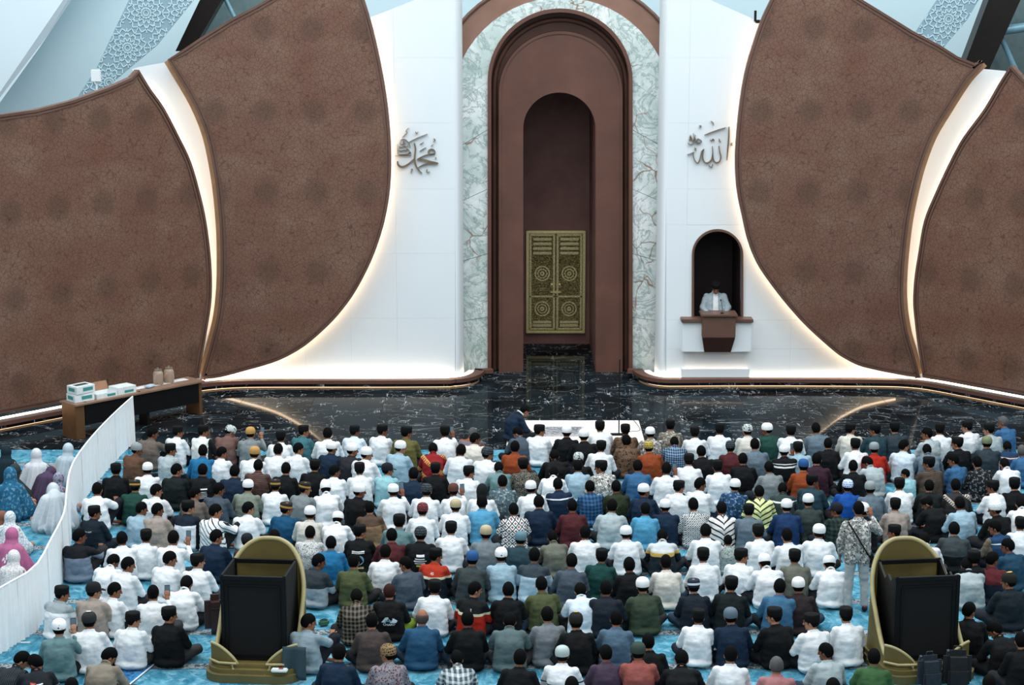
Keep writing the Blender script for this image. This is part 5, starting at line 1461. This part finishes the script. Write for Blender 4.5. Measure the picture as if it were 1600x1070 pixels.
child('shoe', MB().capsule((-.12, -.06, .045), .045, (-.13, .12, .035), .04, flat=.8).capsule((.14, -.03, .045), .045, (.16, .15, .035), .04, flat=.8).data('shoe', M_CLO, True), sm, lin('1c2422'))
SH['jacket'] = ('jacket', 'b3c2ca')
pr, H = person(0, 0, 'jacket', 'p', '', 'preacher in pale grey jacket and black cap standing at the pulpit lectern', 'preach', (LECX-.02, YW+.27, .56), math.pi, 1.08, '2b3038', True)
sh_ = [c for c in pr.children if c.name.startswith('shirt')][0]; bm = bmesh.new(); bm.from_mesh(sh_.data); tr_ = BVHTree.FromBMesh(bm); bm.free()
def front_patch(x0, x1, z0, z1, off, nx=6, nz=14):
    V = []; F = []
    for i in range(nx+1):
        for j in range(nz+1):
            z = z0+(z1-z0)*j/nz; x = (x0+(x1-x0)*i/nx)*(1-.25*j/nz); h = tr_.ray_cast(Vector((x, 1, z)), Vector((0, -1, 0)))[0]; V.append((x, (h.y if h else .1)+off, z))
    for i in range(nx):
        for j in range(nz): a = i*(nz+1)+j; F.append((a, a+1, a+nz+2, a+nz+1))
    return V, F
V, F = front_patch(-.065, .065, .95, 1.44, .008); child('shirt_front', meshdata('shirt_front', V, F, M_CLO, True), pr, lin('eef2f4'))
# ------------------------------------------------------------------ women in prayer veils on the far side of the partition
M_VEIL = oc('veil_cloth', .85, ((9, .5, .02),), .06)
def veil_geo(lean, pat=None):
    key = ('veil', lean)
    if key in MESH: return MESH[key]
    mb = MB(); h = Vector((0, .10+.14*lean, .68-.12*lean))
    mb.ball((0, 0, 0), (.105, .12, .135), Matrix.Translation(h+Vector((0, -.012, .012)))); mb.capsule(h+Vector((0, -.03, -.06)), .10, (0, .03+.06*lean, .50), .13)
    for s in (-1, 1): mb.capsule((s*.11, .02+.06*lean, .46), .115, (s*.2, .06, .12), .16); mb.capsule((s*.2, .06, .12), .15, (s*.24, .28, .08), .1)
    mb.capsule((0, .0+.05*lean, .45), .15, (0, -.06, .10), .2); mb.ball((0, 0, 0), (.34, .30, .10), Matrix.Translation((0, .08, .085))); mb.capsule((0, .1, .4), .13, (0, .25, .15), .16)
    q = remesh(mb, 'veil', .014, None, 3)
    for v in q.vertices:
        a = math.atan2(v.co.x, v.co.y-.08); k = max(0, .62-v.co.z)*.055
        v.co += Vector((math.sin(a), math.cos(a), 0))*math.sin(a*17+v.co.z*5)*k
    MESH[key] = q; return q
def woman(x, y, colr, label, lean=0, yaw=0, pat=None, s=.95):
    J, H = pose('B' if lean else '', 'sit'); hz = .69-.12*lean
    p = flo(x, y, hz*s+.02); h = RZ(yaw) @ Vector((0, (.10+.14*lean)*s, 0))
    root = link('person', body_mesh('B' if lean else '', 'sit')); root.location = (p.x-h.x, p.y-h.y, .022); root.rotation_euler = (0, 0, yaw); root.scale = (s,)*3
    root.color = SKINS[3]; tag(root, label, 'person', 'women seated behind the partition')
    g = veil_geo(lean)
    if pat: g = g.copy(); g.materials.clear(); g.materials.append(patmat(*pat[0], **pat[1]))
    else:
        if not g.materials: g.materials.append(M_VEIL)
    child('veil', g, root, lin(colr)); child('face', face_mesh(), root, None, H)
    return root
D2 = lambda a: math.radians(a)
woman(10, 706, '15262f', 'woman in blackish navy veil at the back by the marble', 0, D2(-6))
woman(57, 711, 'c9ccd1', 'woman in plain grey white veil near the marble edge', 0, D2(4), None, 1.0)
woman(107, 702, 'b5c4cc', 'woman in pale grey blue veil touching the far end of the partition', 0, D2(-20))
woman(24, 735, '2c3a3e', 'woman in beige hood and dark green robe turned sideways', 0, D2(-55))
woman(80, 738, '4b3c54', 'woman in dusky purple veil bending by the partition', 1, D2(-25), None, .9)
woman(92, 748, 'ffffff', 'woman in purple and white floral veil against the partition', 0, D2(-25), (('veil_violet', 'batik', ['8f8ba8', 'b9b6c8', '5a567a']), dict(n=16)), .9)
woman(16, 742, '2f7398', 'woman in shiny blue veil with pale spots', 0, D2(10), (('veil_blue', 'swirl', ['2f7da6', '2a6f96', '6fa9c4']), dict(n=3)), 1.12)
woman(83, 767, 'c5cdd2', 'woman in bulky white veil hunched against the partition', 1, D2(20), None, 1.12)
woman(4, 808, '7d5444', 'woman in russet brown veil at the picture edge', 0, D2(-30), None, .85)
woman(16, 809, 'ffffff', 'woman in white veil with faint grey flowers', 0, D2(-5), (('veil_white', 'batik', ['d5dbde', 'e2e6e8', '9fb0bb']), dict(n=12)), .9)
pw = woman(19, 836, 'b0648a', 'woman in rose pink veil with white back motif', 0, D2(-8), None, 1.0)
woman(22, 871, 'ffffff', 'woman in cream white patterned veil nearest the partition bend', 0, D2(-10), (('veil_cream', 'batik', ['dfdcdc', 'e6e4e3', 'b9b3b5']), dict(n=20)), .95)
for c in list(pw.children):
    if c.name.startswith('veil'):
        c.name = 'shirt'; print_on(pw, [('poly', x_, .36+z_, [(-.012, -.02), (.012, -.02), (.018, .02), (-.004, .028)], 0, 'e9dfe6') for x_, z_ in ((-.07, 0), (-.04, .02), (0, .03), (.04, .02), (.07, 0), (-.02, -.02), (.03, -.02), (0, .07))]); c.name = 'veil'
# green bag in a seated man's hands, camera held up in the second row
p = flo(506, 975, .05); c = thing('green_pouch', 'small green pouch on the carpet beside the pale grey blue polo wearer', 'pouch', (p.x, p.y, .022), .4)
MB().box((0, 0, .05), (.16, .07, .1), bev=.025).build('body', plain('green_nylon', '3f6b52', .6), c, 60); MB().tube([(-.06, 0, .095), (0, 0, .11), (.06, 0, .095)], .006, 6).build('zip', M_BLACK, c)
